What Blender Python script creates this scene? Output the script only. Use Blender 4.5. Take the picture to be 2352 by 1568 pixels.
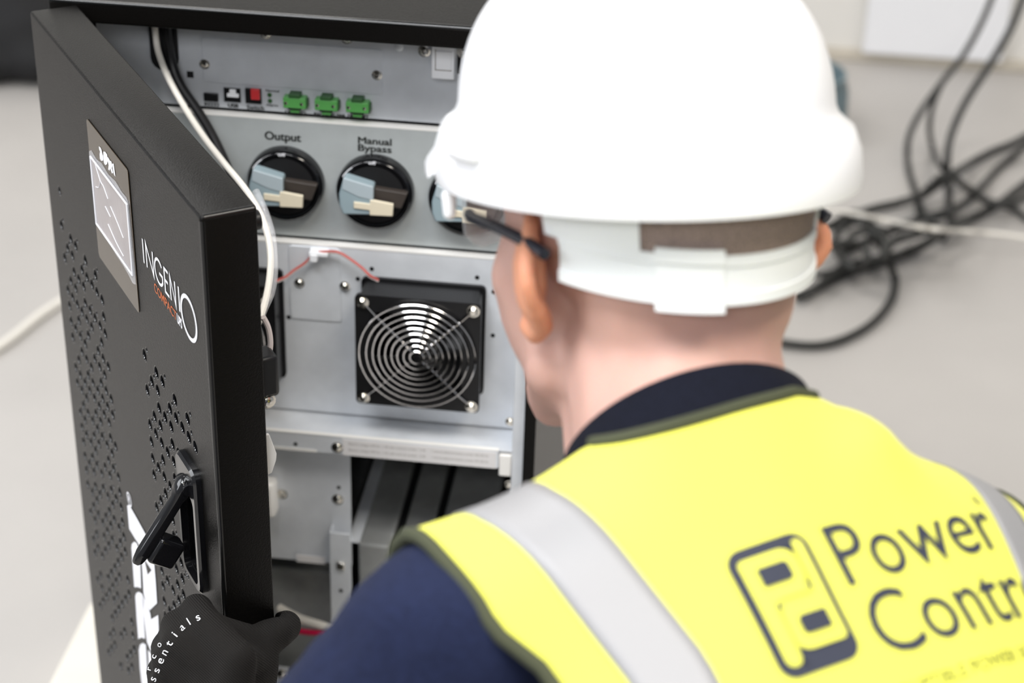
import bpy, bmesh, math, random
from mathutils import Vector, Matrix, geometry, bvhtree, noise
random.seed(7)
V = Vector
S = bpy.context.scene
for o in list(bpy.data.objects):
    bpy.data.objects.remove(o)
COL = S.collection

# ------------------------------------------------------------------ camera, light, exposure
F_PX = 4219.75
CAM = V((0.5568, -1.4739, 1.70))
_p, _r, _y = 0.5229412, 0.0350523, -0.0964601
_fw = V((math.sin(_y)*math.cos(_p), math.cos(_y)*math.cos(_p), -math.sin(_p)))
_rt = V((math.cos(_y), -math.sin(_y), 0)); _up = _rt.cross(_fw)
RT = math.cos(_r)*_rt + math.sin(_r)*_up
UP = -math.sin(_r)*_rt + math.cos(_r)*_up
FW = _fw
cam = bpy.data.cameras.new('camera'); cam_o = bpy.data.objects.new('camera', cam); COL.objects.link(cam_o)
cam_o.matrix_world = Matrix(((RT.x, UP.x, -FW.x, CAM.x), (RT.y, UP.y, -FW.y, CAM.y), (RT.z, UP.z, -FW.z, CAM.z), (0, 0, 0, 1)))
cam.sensor_width = 36; cam.sensor_fit = 'HORIZONTAL'; cam.lens = F_PX/2352*36
cam.clip_start = .05; cam.clip_end = 60
cam.dof.use_dof = True; cam.dof.focus_distance = 1.40; cam.dof.aperture_fstop = 5.2
S.camera = cam_o

w = bpy.data.worlds.new('world'); S.world = w; w.use_nodes = True
w.node_tree.nodes['Background'].inputs[0].default_value = (.93, .96, 1.0, 1)
w.node_tree.nodes['Background'].inputs[1].default_value = .33

def area(name, loc, target, sx, sy, power, col):
    l = bpy.data.lights.new(name, 'AREA'); l.shape = 'RECTANGLE'; l.size = sx; l.size_y = sy
    l.energy = power; l.color = col
    o = bpy.data.objects.new(name, l); COL.objects.link(o); o.location = loc
    o.rotation_euler = (V(target)-V(loc)).to_track_quat('-Z', 'Y').to_euler()
    return o
area('window_light', (-3.6, -.6, 2.2), (.3, -.1, .9), 2.6, 1.8, 86, (.93, .96, 1.0))
area('ceiling_light_a', (-.9, 1.0, 3.0), (-.9, 1.0, 0), 1.6, .6, 40, (1, .98, .95))
area('ceiling_light_b', (-.25, -1.1, 3.0), (-.2, -.9, .6), 1.5, .7, 54, (.96, .98, 1.0))
area('added_fill_light', (.1, -3.3, 2.9), (.35, -.6, 1.0), 1.8, .7, 44, (.97, .98, 1.0))  # unseen lamp added behind the camera to brighten nape and panels
area('ceiling_light_d', (1.35, -1.1, 3.0), (1.2, -1.0, .6), 1.2, .45, 34, (1, .93, .82))
area('ceiling_light_c', (2.0, 1.6, 3.0), (2.0, 1.6, 0), 1.6, .6, 24, (1, .95, .88))

S.view_settings.view_transform = 'Standard'; S.view_settings.look = 'None'
S.view_settings.gamma = 1; S.view_settings.use_curve_mapping = False
S.view_settings.exposure = 0.0

# ------------------------------------------------------------------ where things stand: pixel -> point on a real plane
def ray(x, y):
    return (FW*F_PX + RT*(x-1176) - UP*(y-784)).normalized()
def on_plane(x, y, p0, n):
    d = ray(x, y); return CAM + d*((V(p0)-CAM).dot(n)/d.dot(n))
def onY(x, y, Y): return on_plane(x, y, (0, Y, 0), V((0, 1, 0)))
def onZ(x, y, Z): return on_plane(x, y, (0, 0, Z), V((0, 0, 1)))
def at(x, y, d):
    r = ray(x, y); return CAM + r*(d/r.dot(FW))

# ------------------------------------------------------------------ materials
MATS = {}
def mat(name, col, rough=.5, metal=0., spec=.5, noise_amt=0., noise_scale=40., bump=0., bump_scale=300., trans=0., alpha=1., coat=0., sss=0., col2=None, sheen=0., ior=1.45):
    m = bpy.data.materials.new(name); m.use_nodes = True
    nt = m.node_tree; b = nt.nodes['Principled BSDF']
    b.inputs['Base Color'].default_value = (*col, 1); b.inputs['Roughness'].default_value = rough
    b.inputs['Metallic'].default_value = metal; b.inputs['Specular IOR Level'].default_value = spec
    b.inputs['Transmission Weight'].default_value = trans; b.inputs['Alpha'].default_value = alpha
    b.inputs['Coat Weight'].default_value = coat; b.inputs['IOR'].default_value = ior
    if sheen:
        b.inputs['Sheen Weight'].default_value = sheen
    if sss:
        b.inputs['Subsurface Weight'].default_value = sss; b.inputs['Subsurface Radius'].default_value = (.02, .008, .004); b.inputs['Subsurface Scale'].default_value = .5
    tc = nt.nodes.new('ShaderNodeTexCoord')
    if noise_amt or col2:
        n = nt.nodes.new('ShaderNodeTexNoise'); n.inputs['Scale'].default_value = noise_scale; n.inputs['Detail'].default_value = 4
        nt.links.new(tc.outputs['Object'], n.inputs['Vector'])
        r = nt.nodes.new('ShaderNodeValToRGB')
        c2 = col2 or tuple(min(1, c*(1+noise_amt)) for c in col); c1 = col if col2 else tuple(c*(1-noise_amt) for c in col)
        r.color_ramp.elements[0].position = .35; r.color_ramp.elements[1].position = .65
        r.color_ramp.elements[0].color = (*c1, 1); r.color_ramp.elements[1].color = (*c2, 1)
        nt.links.new(n.outputs['Fac'], r.inputs['Fac']); nt.links.new(r.outputs['Color'], b.inputs['Base Color'])
    if bump:
        n2 = nt.nodes.new('ShaderNodeTexNoise'); n2.inputs['Scale'].default_value = bump_scale; n2.inputs['Detail'].default_value = 2
        nt.links.new(tc.outputs['Object'], n2.inputs['Vector'])
        bn = nt.nodes.new('ShaderNodeBump'); bn.inputs['Strength'].default_value = bump; bn.inputs['Distance'].default_value = .002
        nt.links.new(n2.outputs['Fac'], bn.inputs['Height']); nt.links.new(bn.outputs['Normal'], b.inputs['Normal'])
    MATS[name] = m; return m
M_FLOOR = mat('painted_concrete', (.50, .475, .45), .45, noise_amt=.045, noise_scale=2.2, bump=.05, bump_scale=60)
M_WALL = mat('white_wall_paint', (.80, .775, .73), .7, noise_amt=.02, noise_scale=3)
M_WALL2 = mat('white_board_paint', (.88, .88, .9), .6)
M_SKIRT = mat('beige_skirting', (.55, .5, .42), .6, noise_amt=.12, noise_scale=6)
M_BLACK = mat('black_powder_coat', (.0032, .0028, .0025), .33, spec=.19, bump=.24, bump_scale=800)
M_EDGE = mat('smooth_black_edge', (.004, .004, .004), .14, spec=.6)
M_BLACKP = mat('black_plastic', (.008, .008, .009), .35, spec=.4)
M_GLOSS = mat('glossy_black_plastic', (.006, .006, .007), .12, spec=.5, coat=.3)
M_DARK = mat('dark_interior', (.012, .012, .013), .7, spec=.2)
M_GALV = mat('galvanised_steel', (.76, .785, .825), .38, metal=.2, noise_amt=.06, noise_scale=26, bump=.02, bump_scale=500)  # lightened: the stronger light on the lower panels is in this colour
M_GALVT = mat('shade_tone_galvanised_steel', (.58, .605, .645), .40, metal=.25, noise_amt=.06, noise_scale=26, bump=.02, bump_scale=500)  # same steel darkened: the top panel's shade is painted into the colour
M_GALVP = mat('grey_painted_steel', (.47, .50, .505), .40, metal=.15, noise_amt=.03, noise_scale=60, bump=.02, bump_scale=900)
M_GALVL = mat('lit_tone_galvanised_steel', (.95, .93, .90), .42, metal=.1)  # very pale so folded edges look lit from above; light painted in
M_CHROME = mat('chrome_wire', (.78, .76, .76), .14, metal=1)
M_SCREW = mat('nickel_screw', (.75, .72, .66), .18, metal=1)
M_BLUE = mat('blue_grey_plastic', (.30, .385, .425), .38)
M_GRIP = mat('dark_brown_grip', (.045, .036, .031), .5)
M_CREAM = mat('cream_plastic', (.78, .70, .54), .4)
M_GREEN = mat('green_connector_plastic', (.10, .36, .09), .4)
M_GREEND = mat('dark_green_plastic', (.03, .10, .03), .5)
M_RED = mat('red_rocker_plastic', (.55, .035, .04), .4)
M_WHITEP = mat('white_plastic', (.92, .93, .96), .35)
M_WHITEC = mat('white_cable_sheath', (.80, .76, .69), .4)
M_CLEAR = mat('clear_plastic_wrap', (.85, .85, .88), .12, trans=.0, alpha=.2, bump=.5, bump_scale=60)
M_PINK = mat('red_cable_sheath', (.62, .01, .07), .4)
M_WIRER = mat('red_wire', (.50, .10, .085), .45)
M_WIREW = mat('grey_white_wire', (.70, .62, .60), .45)
M_PRINTW = mat('white_print', (.86, .86, .9), .5)
M_PRINTO = mat('orange_print', (.52, .12, .03), .5)
M_PRINTK = mat('black_print', (.02, .022, .02), .6)
M_PRINTN = mat('navy_print', (.026, .03, .05), .7)
M_PRINTG = mat('faint_olive_print', (.40, .40, .045), .7)
M_LABEL = mat('white_label', (.80, .78, .78), .5)
M_LABELT = mat('grey_label_print', (.42, .40, .38), .6)
M_BRONZE = mat('glossy_brown_film', (.050, .034, .018), .16, spec=.7)
M_LCD = mat('grey_lcd_film', (.30, .25, .235), .28, noise_amt=.1, noise_scale=30, bump=.25, bump_scale=45)
M_WRAPE = mat('white_wrap_edge', (.80, .80, .84), .3)
M_BATT = mat('battery_case', (.30, .305, .30), .42, noise_amt=.2, noise_scale=20)
M_BOARD = mat('pale_birch_board', (.84, .79, .70), .5, noise_amt=.03, noise_scale=8)
M_SKIN = mat('skin', (.54, .325, .27), .5, sss=.25, noise_amt=.05, noise_scale=25, spec=.35)
M_EAR = mat('ear_skin', (.62, .28, .17), .5, sss=.4, noise_amt=.05, noise_scale=25, spec=.35)
M_HAIR = mat('shaved_hair', (.25, .19, .165), .75, noise_amt=.28, noise_scale=900, spec=.2)
M_HELM = mat('white_helmet_plastic', (.86, .86, .875), .28, coat=.15)
M_STRAP = mat('translucent_white_strap', (.80, .82, .82), .4)
M_FADE = mat('hair_fade', (.25, .19, .165), .75, alpha=.34, noise_amt=.28, noise_scale=900, spec=.2)
M_NAVY = mat('navy_fleece', (.0095, .014, .041), .9, spec=.25, noise_amt=.15, noise_scale=300, bump=.3, bump_scale=500)
M_NAVYC = mat('navy_collar_knit', (.0045, .0055, .012), .9, spec=.2, noise_amt=.12, noise_scale=300)
M_VEST = mat('fluorescent_yellow_fabric', (.76, .75, .10), .75, bump=.12, bump_scale=700, sheen=.1)
M_SILVER = mat('silver_reflective_tape', (.30, .297, .305), .5, metal=.15, bump=.05, bump_scale=900)
M_TRIM = mat('dark_olive_binding', (.05, .055, .028), .8)
M_GLOVE = mat('dark_grey_knit', (.0115, .0100, .0090), .8, spec=.25)
M_TROUS = mat('navy_trousers', (.02, .022, .03), .8)
M_BOOT = mat('black_boot_leather', (.015, .014, .013), .5)
M_TEMPLE = mat('dark_temple_plastic', (.015, .017, .026), .25)
M_LENS = mat('clear_lens', (.9, .93, .96), .03, alpha=.22, spec=.7)
M_EYE = mat('eye_white', (.8, .78, .75), .15)
M_CABLE = mat('black_rubber_cable', (.028, .028, .026), .5)
M_BAG = mat('black_bag_fabric', (.010, .010, .011), .8, bump=.3, bump_scale=120)
M_BUCKET = mat('blue_grey_bucket_plastic', (.17, .235, .26), .5)

# knit ribs on the glove
nt = M_GLOVE.node_tree; tc = nt.nodes.new('ShaderNodeTexCoord'); wv = nt.nodes.new('ShaderNodeTexWave')
wv.inputs['Scale'].default_value = 240; wv.inputs['Distortion'].default_value = 1.2; wv.bands_direction = 'DIAGONAL'
nt.links.new(tc.outputs['Object'], wv.inputs['Vector']); bp = nt.nodes.new('ShaderNodeBump'); bp.inputs['Strength'].default_value = .55; bp.inputs['Distance'].default_value = .001
nt.links.new(wv.outputs['Fac'], bp.inputs['Height']); nt.links.new(bp.outputs['Normal'], nt.nodes['Principled BSDF'].inputs['Normal'])

# ------------------------------------------------------------------ building helpers
WO = {}
def tag(o, label=None, cat=None, group=None, kind=None):
    for k, v in (('label', label), ('category', cat), ('group', group), ('kind', kind)):
        if v: o[k] = v
    return o
def empty(name, loc, label=None, cat=None, group=None):
    o = bpy.data.objects.new(name, None); COL.objects.link(o); o.location = loc; o.empty_display_size = .05
    WO[o] = V(loc); tag(o, label, cat, group); return o
class MB:
    def __init__(s): s.v = []; s.f = []
    def add(s, vs, fs):
        n = len(s.v); s.v += [V(p) for p in vs]; s.f += [tuple(i+n for i in f) for f in fs]; return s
    def box(s, x0, x1, y0, y1, z0, z1):
        return s.add([(x, y, z) for x in (x0, x1) for y in (y0, y1) for z in (z0, z1)],
                     [(0, 1, 3, 2), (4, 6, 7, 5), (0, 4, 5, 1), (2, 3, 7, 6), (0, 2, 6, 4), (1, 5, 7, 3)])
    def hexa(s, c, ax, ay, az):
        c, ax, ay, az = V(c), V(ax), V(ay), V(az)
        return s.add([c+ax*i+ay*j+az*k for i in (-1, 1) for j in (-1, 1) for k in (-1, 1)],
                     [(0, 1, 3, 2), (4, 6, 7, 5), (0, 4, 5, 1), (2, 3, 7, 6), (0, 2, 6, 4), (1, 5, 7, 3)])
    def tube(s, pts, r, n=10, caps=True, closed=False):
        pts = [V(p) for p in pts]; m = len(pts); rs = r if isinstance(r, (list, tuple)) else [r]*m
        ref = None; rings = []
        for i, p in enumerate(pts):
            if closed: t = pts[(i+1) % m]-pts[i-1]
            else: t = pts[min(i+1, m-1)]-pts[max(i-1, 0)]
            t.normalize()
            if ref is None: ref = t.orthogonal().normalized()
            ref = (ref - t*ref.dot(t)).normalized(); q = t.cross(ref)
            rings.append([p+(ref*math.cos(a)+q*math.sin(a))*rs[i] for a in [2*math.pi*k/n for k in range(n)]])
        vs = [x for g in rings for x in g]; fs = []
        for i in range(m if closed else m-1):
            j = (i+1) % m
            for k in range(n): fs.append((i*n+k, i*n+(k+1) % n, j*n+(k+1) % n, j*n+k))
        if caps and not closed: fs += [tuple(range(n-1, -1, -1)), tuple((m-1)*n+k for k in range(n))]
        return s.add(vs, fs)
    def prism(s, poly, ext):
        poly = [V(p) for p in poly]; n = len(poly); ext = V(ext)
        fs = [tuple(range(n-1, -1, -1)), tuple(range(n, 2*n))]+[(i, (i+1) % n, n+(i+1) % n, n+i) for i in range(n)]
        return s.add(poly+[p+ext for p in poly], fs)
    def rings(s, rings, cap0=True, cap1=True, closed=True):
        n = len(rings[0]); fs = []
        for i in range(len(rings)-1):
            for k in range(n if closed else n-1):
                fs.append((i*n+k, i*n+(k+1) % n, (i+1)*n+(k+1) % n, (i+1)*n+k))
        if cap0: fs.append(tuple(range(n-1, -1, -1)))
        if cap1: fs.append(tuple((len(rings)-1)*n+k for k in range(n)))
        return s.add([p for r in rings for p in r], fs)
    def lathe(s, c, axis, prof, n=24, cap0=True, cap1=True):
        c = V(c); ax = V(axis).normalized(); a = ax.orthogonal().normalized(); b = ax.cross(a)
        return s.rings([[c+ax*h+(a*math.cos(t)+b*math.sin(t))*max(r, 1e-5) for t in [2*math.pi*k/n for k in range(n)]] for r, h in prof], cap0, cap1)
    def ball(s, c, r, ax=None, n=12, m=8):
        c = V(c); rx, ry, rz = (r, r, r) if isinstance(r, (int, float)) else r
        X, Y, Z = ax or (V((1, 0, 0)), V((0, 1, 0)), V((0, 0, 1)))
        R = []
        for i in range(m+1):
            p = math.pi*(i+.02)/(m+.04); z = -math.cos(p); q = math.sin(p)
            R.append([c+X*rx*q*math.cos(t)+Y*ry*q*math.sin(t)+Z*rz*z for t in [2*math.pi*k/n for k in range(n)]])
        return s.rings(R)
    def cone(s, p, r0, q, r1, n=14):
        p, q = V(p), V(q); d = (q-p); L = d.length
        if L < 1e-6: return s.ball(p, r0)
        d.normalize(); a = d.orthogonal().normalized(); b = d.cross(a); R = []
        for i in range(6):
            t = math.pi/2*(1-i/5.); R.append((p-d*r0*math.sin(t), max(1e-4, r0*math.cos(t))))
        for i in range(6):
            t = math.pi/2*(i/5.); R.append((q+d*r1*math.sin(t), max(1e-4, r1*math.cos(t))))
        return s.rings([[c+(a*math.cos(t)+b*math.sin(t))*r for t in [2*math.pi*k/n for k in range(n)]] for c, r in R])
def mesh_obj(name, me, m, parent, smooth):
    if m: me.materials.append(m)
    if smooth is not None:
        me.polygons.foreach_set('use_smooth', [True]*len(me.polygons))
        if smooth < 180: me.set_sharp_from_angle(angle=math.radians(smooth))
    o = bpy.data.objects.new(name, me); COL.objects.link(o); return o
def build(name, mb, m, parent=None, smooth=35, bevel=None, label=None, fix=True, seg=2):
    vs = mb.v; lo = V([min(v[i] for v in vs) for i in range(3)]); hi = V([max(v[i] for v in vs) for i in range(3)])
    c = (lo+hi)/2
    me = bpy.data.meshes.new(name); me.from_pydata([v-c for v in vs], [], mb.f)
    if fix:
        bm = bmesh.new(); bm.from_mesh(me); bmesh.ops.recalc_face_normals(bm, faces=bm.faces); bm.to_mesh(me); bm.free()
    o = mesh_obj(name, me, m, parent, smooth)
    WO[o] = c
    if parent: o.parent = parent; o.location = c-WO[parent]
    else: o.location = c
    if bevel:
        b = o.modifiers.new('bevel', 'BEVEL'); b.width = bevel; b.segments = seg; b.limit_method = 'ANGLE'; b.angle_limit = math.radians(40)
    if label: o['label'] = label
    return o
def copy_tree(o, parent, off):
    c = o.copy(); COL.objects.link(c); c.parent = parent
    WO[c] = WO[o]+V(off); c.location = WO[c]-(WO[parent] if parent else V((0, 0, 0)))
    for ch in list(o.children): 
        d = ch.copy(); COL.objects.link(d); d.parent = c; WO[d] = WO[ch]+V(off); d.location = WO[d]-WO[c]
    return c
def catmull(pts, n=8, closed=False):
    pts = [V(p) for p in pts]; out = []; m = len(pts)
    for i in range(m if closed else m-1):
        g = (lambda k: pts[k % m]) if closed else (lambda k: pts[min(max(k, 0), m-1)])
        p0, p1, p2, p3 = g(i-1), g(i), g(i+1), g(i+2)
        for k in range(n):
            t = k/n
            out.append(.5*((2*p1)+(p2-p0)*t+(2*p0-5*p1+4*p2-p3)*t*t+(3*p1-p0-3*p2+p3)*t**3))
    if not closed: out.append(pts[-1])
    return out
# flat lettering: outlines of the built-in font, laid on a surface through fmap(x, y)
_TEXT = {}
def text_poly(s, weight=0., shear=0.):
    key = (s, weight, shear)
    if key in _TEXT: return _TEXT[key]
    cu = bpy.data.curves.new('t', 'FONT'); cu.body = s; cu.size = 1; cu.offset = weight; cu.shear = shear; cu.resolution_u = 4
    o = bpy.data.objects.new('t', cu); COL.objects.link(o)
    bpy.context.view_layer.update(); dg = bpy.context.evaluated_depsgraph_get()
    me = bpy.data.meshes.new_from_object(o.evaluated_get(dg))
    vs = [(v.co.x, v.co.y) for v in me.vertices]; fs = [tuple(p.vertices) for p in me.polygons]
    bpy.data.objects.remove(o); bpy.data.curves.remove(cu); bpy.data.meshes.remove(me)
    x0 = min(v[0] for v in vs); x1 = max(v[0] for v in vs)
    _TEXT[key] = (vs, fs, x0, x1); return _TEXT[key]
def add_text(mb, s, fmap, width=None, height=None, weight=0., shear=0.):
    """width: total width; height: cap height (font cap height is about .7)"""
    vs, fs, x0, x1 = text_poly(s, weight, shear)
    sy = height/.70 if height else width/(x1-x0)
    sx = width/(x1-x0) if width else sy
    mb.add([fmap((x-x0)*sx, y*sy) for x, y in vs], fs)
def stroke(mb, pts, wd, fmap):
    """flat thick polyline in 2D laid through fmap"""
    pts = [V((p[0], p[1])) for p in pts]; L = []; R = []
    n = len(pts); closed = (pts[0]-pts[-1]).length < 1e-6 and n > 3
    for i, p in enumerate(pts):
        if closed:
            a = pts[i-1] if i else pts[-2]; b = pts[i+1] if i < n-1 else pts[1]
        else:
            a = pts[max(i-1, 0)]; b = pts[min(i+1, n-1)]
        d1 = (p-a); d2 = (b-p)
        d1 = d1.normalized() if d1.length > 1e-9 else d2.normalized(); d2 = d2.normalized() if d2.length > 1e-9 else d1
        t = (d1+d2).normalized(); q = V((-t.y, t.x)); k = 1/max(.35, q.dot(V((-d1.y, d1.x))))
        L.append(p+q*wd/2*k); R.append(p-q*wd/2*k)
    mb.add([fmap(*x) for x in L+R], [(i, i+1, n+i+1, n+i) for i in range(n-1)])
def arc(cx, cy, rx, ry, a0, a1, n=14):
    return [(cx+rx*math.cos(math.radians(a0+(a1-a0)*k/n)), cy+ry*math.sin(math.radians(a0+(a1-a0)*k/n))) for k in range(n+1)]
def finish_mesh(name, mb, voxel, smooth_it=6, fac=.5):
    """join solid pieces into one continuous skin (voxel remesh + smoothing) and return the mesh"""
    me = bpy.data.meshes.new(name); me.from_pydata(mb.v, [], mb.f)
    bm = bmesh.new(); bm.from_mesh(me); bmesh.ops.recalc_face_normals(bm, faces=bm.faces); bm.to_mesh(me); bm.free()
    o = bpy.data.objects.new(name, me); COL.objects.link(o)
    r = o.modifiers.new('r', 'REMESH'); r.mode = 'VOXEL'; r.voxel_size = voxel; r.use_smooth_shade = True
    s = o.modifiers.new('s', 'SMOOTH'); s.iterations = smooth_it; s.factor = fac
    bpy.context.view_layer.update(); dg = bpy.context.evaluated_depsgraph_get()
    out = bpy.data.meshes.new_from_object(o.evaluated_get(dg)); bpy.data.objects.remove(o)
    return out
def build_blob(name, mb, voxel, m, parent, smooth_it=6, fac=.5, deform=None):
    me = finish_mesh(name, mb, voxel, smooth_it, fac)
    vs = [v.co.copy() for v in me.vertices]
    if deform: vs = [deform(v) for v in vs]
    c = sum(vs, V((0, 0, 0)))/len(vs)
    for v, p in zip(me.vertices, vs): v.co = p-c
    o = mesh_obj(name, me, m, parent, 180); WO[o] = c
    o.parent = parent; o.location = c-WO[parent]
    return o
def screw(mb, p, n, r=.0036, h=.003):
    mb.lathe(p, n, [(r*1.35, 0), (r*1.35, .0006), (r, .0008), (r*.95, h*.6), (r*.6, h), (1e-4, h*1.05)], 12)

# ------------------------------------------------------------------ the setting
def struct(name, mb, m, **k): 
    o = build(name, mb, m, **k); o['kind'] = 'structure'; return o
struct('floor', MB().box(-4.5, 4.5, -4.5, 3.05, -.05, 0), M_FLOOR)
struct('wall_back', MB().box(-4.5, 4.5, 3.05, 3.2, 0, 3.1), M_WALL)
struct('baseboard_back', MB().box(-4.5, 4.5, 3.03, 3.05, 0, .028), M_SKIRT, bevel=.004)
# ------------------------------------------------------------------ the cabinet
CAB = empty('power_cabinet', (.22, .375, .09), 'open black steel power supply cabinet with grey inner panels, switches, fans and perforated door', 'cabinet')
Z1, Z2, Z3 = 1.0281, .9057, .7165
YT, YD, YFAN = .066, .058, .050
NF = V((0, -1, 0))
build('side_panel', MB().box(0, .0035, .004, .75, .10, 1.127), M_BLACK, CAB, bevel=.001)
build('side_panel', MB().box(.4285, .44, 0, .75, .10, 1.127), M_BLACK, CAB, bevel=.001)
build('back_panel', MB().box(.004, .428, .745, .75, .10, 1.127), M_BLACK, CAB)
build('bottom_panel', MB().box(0.004, .428, 0.004, .745, .10, .118), M_BLACK, CAB, bevel=.001)
build('top_cover', MB().box(-.001, .441, 0, .755, 1.1295, 1.1503), M_BLACK, CAB, bevel=.0026, seg=3)
build('rounded_edge', MB().tube([(.001, .0026, 1.1477), (.439, .0026, 1.1477)], .0028, 12), M_EDGE, CAB)
build('header_bar', MB().box(.03, .42, .03, .062, 1.121, 1.1295).box(.115, .19, .05, .063, 1.114, 1.121).box(.225, .30, .05, .063, 1.114, 1.121), M_DARK, CAB, bevel=.001)
build('side_frame', MB().box(.4165, .4285, .012, .016, .118, 1.127).box(.4165, .4185, .016, .075, .118, 1.127), M_GALV, CAB, bevel=.0008, label='grey steel strip down the right edge')
build('side_frame', MB().box(.0035, .0065, .030, .13, .118, 1.127), M_DARK, CAB, label='dark inner lining on the left')
# dark back behind the panels
build('inner_wall', MB().box(.006, .4165, .30, .305, .118, 1.127), M_DARK, CAB)

# --- top panel with sockets
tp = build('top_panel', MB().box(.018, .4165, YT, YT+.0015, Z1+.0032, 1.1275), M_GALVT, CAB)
p = [onY(x, y, YT) for x, y in ((462, 84), (879, 108), (876, 217), (470, 190))]
x0, x1, z0, z1 = p[0].x, p[1].x, p[2].z, p[0].z
def rrect(x0, x1, z0, z1, r, Y, n=4):
    out = []
    for cx, cz, a in ((x1-r, z1-r, 0), (x0+r, z1-r, 90), (x0+r, z0+r, 180), (x1-r, z0+r, 270)):
        out += [V((cx+r*math.cos(math.radians(a+90*k/n)), Y, cz+r*math.sin(math.radians(a+90*k/n)))) for k in range(n+1)]
    return out
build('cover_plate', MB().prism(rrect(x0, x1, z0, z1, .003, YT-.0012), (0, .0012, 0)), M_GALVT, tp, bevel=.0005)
for x, y in ((470, 147), (866, 172), (611, 75), (797, 87), (975, 117), (1064, 120)):
    mb = MB(); screw(mb, onY(x, y, YT-.001), NF, .0036 if y > 125 else .0042); build('screw', mb, M_SCREW, tp)
mb = MB().ball(onY(917, 108, YT), (.004, .0012, .004)); build('dimple', mb, M_GALV, tp)
def pbox(px, py, w, h, y0, y1, Y=YT):
    c = onY(px, py, Y); return MB().box(c.x-w/2, c.x+w/2, y0, y1, c.z-h/2, c.z+h/2)
build('square_hole', pbox(437, 171, .0062, .0062, YT-.0003, YT+.001), M_DARK, tp)
build('serial_socket', pbox(485.5, 222, .0135, .0078, YT-.0025, YT+.001), M_BLACKP, tp, bevel=.0006)
us = build('usb_socket', pbox(534, 217.5, .0155, .0135, YT-.0012, YT+.001), M_BLACKP, CAB)
c = onY(536, 214, YT); build('socket_insert', MB().box(c.x-.0055, c.x+.0055, YT-.003, YT, c.z-.003, c.z+.0005).box(c.x-.003, c.x+.003, YT-.003, YT, c.z+.0005, c.z+.0045), M_WHITEP, us, bevel=.0004)
sw = build('rocker_switch', pbox(583, 219, .0148, .0145, YT-.003, YT+.001), M_BLACKP, CAB, bevel=.0006)
c = onY(587, 217, YT-.005); build('rocker', MB().box(c.x-.0045, c.x+.0038, YT-.0062, YT-.003, c.z-.0052, c.z+.0055), M_RED, sw, bevel=.0008)
for x, y in ((619.5, 217.5), (620.5, 231)):
    c = onY(x, y, YT); mb = MB().lathe(c, NF, [(.0021, 0), (.0021, .001), (.0012, .0018)], 10); build('indicator_lamp', mb, M_GREEND, tp)
gfirst = None
for k, (x, y) in enumerate(((677, 236), (749.5, 241), (821, 246))):
    c = onY(x, y, YT-.008)
    if gfirst is None:
        gfirst = build('terminal_plug', MB().box(c.x-.0105, c.x+.0105, YT-.010, YT, c.z-.0052, c.z+.0052), M_GREEN, CAB, bevel=.0008)
        build('plug_lug', MB().box(c.x-.0052, c.x+.0052, YT-.0105, YT, c.z+.0052, c.z+.0088).box(c.x+.0085, c.x+.0118, YT-.0085, YT, c.z-.005, c.z+.003), M_GREEND, gfirst, bevel=.0005)
        build('plug_lug', MB().box(c.x-.0045, c.x+.004, YT-.0085, YT, c.z-.0098, c.z-.0058), M_GREEN, gfirst, bevel=.0005)
        build('plug_gap', MB().box(c.x-.0062, c.x+.0062, YT-.0102, YT, c.z-.0062, c.z-.0046), M_DARK, gfirst)
        build('plug_screw', MB().lathe((c.x-.0078, YT-.010, c.z), NF, [(.0016, 0), (.0016, .0006), (.001, .0008)], 8).lathe((c.x+.0068, YT-.010, c.z), NF, [(.0016, 0), (.0016, .0006), (.001, .0008)], 8), M_SCREW, gfirst)
        g0 = c
    else: copy_tree(gfirst, CAB, c-g0)
def panel_text(name, par, items, Y, m=M_PRINTK):
    for s, px, py, wpx, hpx, wt in items:
        a = onY(px, py, Y-.0002); q = onY(px+wpx, py, Y-.0002); mb = MB()
        add_text(mb, s, lambda x, y: V((a.x-(q.x-a.x)/2+x, Y-.0004, a.z+y)), width=q.x-a.x, height=hpx/2100.)
        if wt:
            for dx, dz in ((wt*.012, 0), (-wt*.012, 0), (0, wt*.010)): add_text(mb, s, lambda x, y: V((a.x-(q.x-a.x)/2+x+dx, Y-.0004-dx*.05-dz*.05, a.z+y+dz)), width=q.x-a.x, height=hpx/2100.)
        build(name, mb, m, par, fix=False, smooth=None)
panel_text('lettering', tp, [('RS232', 487, 243.5, 33, 6.5, .02), ('USB', 536, 246.5, 23, 7.5, .03), ('Switch', 587, 251.5, 39, 8, .02),
    ('Normal', 626, 211, 30, 5, .01), ('Alarm', 625, 244, 27, 5, .01), ('UREPTO', 679, 262, 46, 6.5, .03), ('BACKFEED TRIP', 757, 268, 70, 6.5, .03), ('UNIPORT', 823, 271.5, 47, 6.5, .03)], YT)
# breaker near the top right
c0, c1 = onY(991, 179, .05), onY(1041, 96, .05)
br = build('breaker', MB().box(c0.x, c0.x+.0205, .048, YT, c0.z, c0.z+.0445), M_WHITEP, CAB, bevel=.0012)
build('breaker_window', MB().box(c0.x+.0042, c0.x+.0182, .0468, .048, c0.z+.0095, c0.z+.027), M_WHITEP, br, bevel=.0006)
build('breaker_groove', MB().box(c0.x+.0034, c0.x+.0042, .0472, .0482, c0.z+.0088, c0.z+.028).box(c0.x+.0034, c0.x+.0182, .0472, .0482, c0.z+.0086, c0.z+.0095), M_LABELT, br)
mb = MB()
add_text(mb, 'NVE', lambda x, y: V((c0.x+.003+x, .0477, c0.z+.0405+y)), width=.009, height=.004, weight=.02)
build('lettering', mb, M_PRINTK, br, fix=False, smooth=None)
build('breaker_slot', MB().box(c0.x+.0212, c0.x+.0242, YT-.0015, YT, c0.z, c0.z+.046), M_DARK, tp)
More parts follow.
